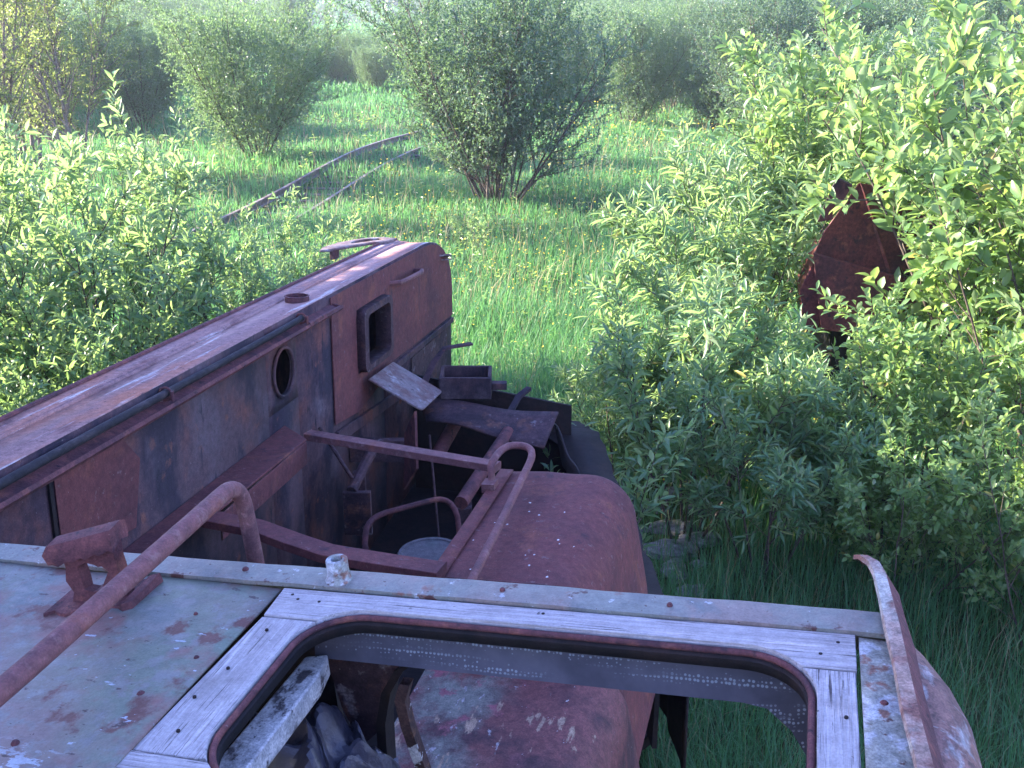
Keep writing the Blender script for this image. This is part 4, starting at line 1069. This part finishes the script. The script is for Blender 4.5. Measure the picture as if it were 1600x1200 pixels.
# ------------------------------------------------------------------ grass and flowers
rgn = np.random.default_rng(8)
def ok(x, y):
    inside = (x > -1.75) & (x < .68) & (y > .5) & (y < 6.3) & (x > -1.9 + .19 * (y - 1.5))
    return ~inside
def field(n, d0, d1, a0, a1, pw):
    u = rgn.random(n)
    d = (d0 ** (1 - pw) + u * (d1 ** (1 - pw) - d0 ** (1 - pw))) ** (1 / (1 - pw))
    a = R(a0) + rgn.random(n) * R(a1 - a0)
    return d * np.sin(a), d * np.cos(a), d
def blades(name, n, d0, d1, a0, a1, pw, h0, h1, wscale, wmin, mat='grass'):
    x, y, d = field(n, d0, d1, a0, a1, pw)
    k = ok(x, y)
    dens = .5 + .5 * np.sin(x * 1.1 + .7 * np.sin(y * .9)) * np.sin(y * .8 + 1.3 * np.sin(x * .6))
    k &= rgn.random(n) < (.45 + .55 * dens)
    gx = np.abs(x - (rail_curve(y) + .6)) < .95
    k &= ~(gx & (y > 15) & (y < 34) & (rgn.random(n) < .12))
    k &= ~(((x - 1.15) / .5) ** 2 + ((y - 7.0) / .8) ** 2 < 1) | (rgn.random(n) < .2)
    x, y, d, dens = x[k], y[k], d[k], dens[k]; n = len(x)
    z = terr(x, y)
    h = rgn.uniform(h0, h1, n) * (.65 + .5 * dens)
    w = np.maximum(wmin, wscale * d) * rgn.uniform(.7, 1.3, n)
    az = rgn.random(n) * 2 * np.pi
    ben = rgn.uniform(.1, .75, n) * h
    bx, by = np.cos(az) * ben, np.sin(az) * ben
    sx, sy = -np.sin(az) * w, np.cos(az) * w
    Z = np.zeros(n)
    V = np.stack([np.stack([x - sx, y - sy, z - .02], -1), np.stack([x + sx, y + sy, z - .02], -1),
                  np.stack([x + bx * .3 - sx * .8, y + by * .3 - sy * .8, z + h * .55], -1), np.stack([x + bx * .3 + sx * .8, y + by * .3 + sy * .8, z + h * .55], -1),
                  np.stack([x + bx, y + by, z + h * (1 - .25 * ben / h)], -1)], 1)
    o = (np.arange(n) * 5)[:, None]
    me = np_mesh(name, V.reshape(-1, 3), [np.array([[0, 1, 3, 2]]) + o, np.array([[2, 3, 4]]) + o], mat, False)
    return me
def stuff(name, me, label, cat):
    o = bpy.data.objects.new(name, me); COL.objects.link(o)
    return tag(o, label, cat, kind='stuff')
stuff('tall_grass', blades('tall_grass', 110000, 3.2, 13, -38, 42, .8, .28, .72, .0004, .0022), 'long green grass growing around the machine', 'grass')
stuff('meadow_grass', blades('meadow_grass', 340000, 8, 62, -38, 42, 1.15, .14, .37, .00040, .0028), 'sunlit green grass covering the meadow', 'grass')
stuff('distant_grass', blades('distant_grass', 70000, 55, 230, -36, 36, 1.05, .3, .6, .0009, .02), 'far pale grass on the rising ground', 'grass')
M['straw'] = leaf_mat('straw', ((0.30, 0.25, 0.13), (0.40, 0.34, 0.20), (0.24, 0.22, 0.11)), (0.4, 0.34, 0.16), tw=.3, rough=.6, spec=.2)
stuff('dry_stalks', blades('dry_stalks', 16000, 4, 45, -38, 42, 1.0001, .35, .75, .00028, .0014, 'straw'), 'pale dry stalks and seed heads standing in the grass', 'stalks')
def weeds(n):
    x, y, d = field(n, 7.5, 42, -38, 42, 1.05); k = ok(x, y) & ~((np.abs(x - rail_curve(y) - .6) < 1.1) & (y > 15)); x, y, d = x[k], y[k], d[k]
    nl = 9; P = np.repeat(np.stack([x, y, terr(x, y)], -1), nl, 0); m_ = len(P)
    P[:, 2] += rgn.uniform(.02, .32, m_); P[:, :2] += rgn.normal(0, .03, (m_, 2))
    az = rgn.random(m_) * 2 * np.pi
    D = np.stack([np.cos(az), np.sin(az), rgn.uniform(-.1, .9, m_)], -1)
    sc = np.repeat(np.clip(d / 14, 1, 2.2), nl)
    return leaves_mesh('meadow_weeds', P, D, np.array([0, 0, 1.0]) + rgn.normal(0, .3, (m_, 3)), rgn.uniform(.05, .10, m_) * sc, rgn.uniform(.015, .03, m_) * sc, 'far', 'leaf_broad')
stuff('meadow_weeds', weeds(2600), 'low broad leaved weeds mixed into the grass', 'weeds')
# buttercups
x, y, d = field(8500, 7, 48, -12, 18, 1.05)
dn = np.sin(x * .8 + 2) * np.sin(y * .5 + x * .3)
k = ok(x, y) & (rgn.random(len(x)) < np.clip(.35 + .6 * dn, .05, 1)) & (x > -3.5) & (x < 7)
x, y, d = x[k], y[k], d[k]; z = terr(x, y) + rgn.uniform(.25, .5, len(x))
rad = np.maximum(.011, .0008 * d)
th = np.arange(6) * np.pi / 3
tilt = rgn.normal(0, .4, (len(x), 2))
V = np.stack([np.stack([x + rad * np.cos(t), y + rad * np.sin(t), z + rad * (tilt[:, 0] * np.cos(t) + tilt[:, 1] * np.sin(t))], -1) for t in th], 1)
stuff('buttercups', np_mesh('buttercups', V.reshape(-1, 3), [np.arange(6)[None] + (np.arange(len(x)) * 6)[:, None]], 'petal'), 'tiny yellow buttercups scattered through the meadow grass', 'flowers')

# ------------------------------------------------------------------ haze
HZ = True
if HZ:
    m = MB().box((-420, -30, -1.2), (420, 400, 14))
    hm, nt, out = new_mat('haze')
    pv = nt.nodes.new('ShaderNodeVolumePrincipled')
    pv.inputs['Color'].default_value = (.80, .92, 1, 1)
    pv.inputs['Density'].default_value = .0007
    pv.inputs['Anisotropy'].default_value = .3
    nt.links.new(pv.outputs[0], out.inputs['Volume'])
    hz = obj('haze', m, hm); hz['kind'] = 'stuff'; hz['label'] = 'pale summer haze over the meadow'
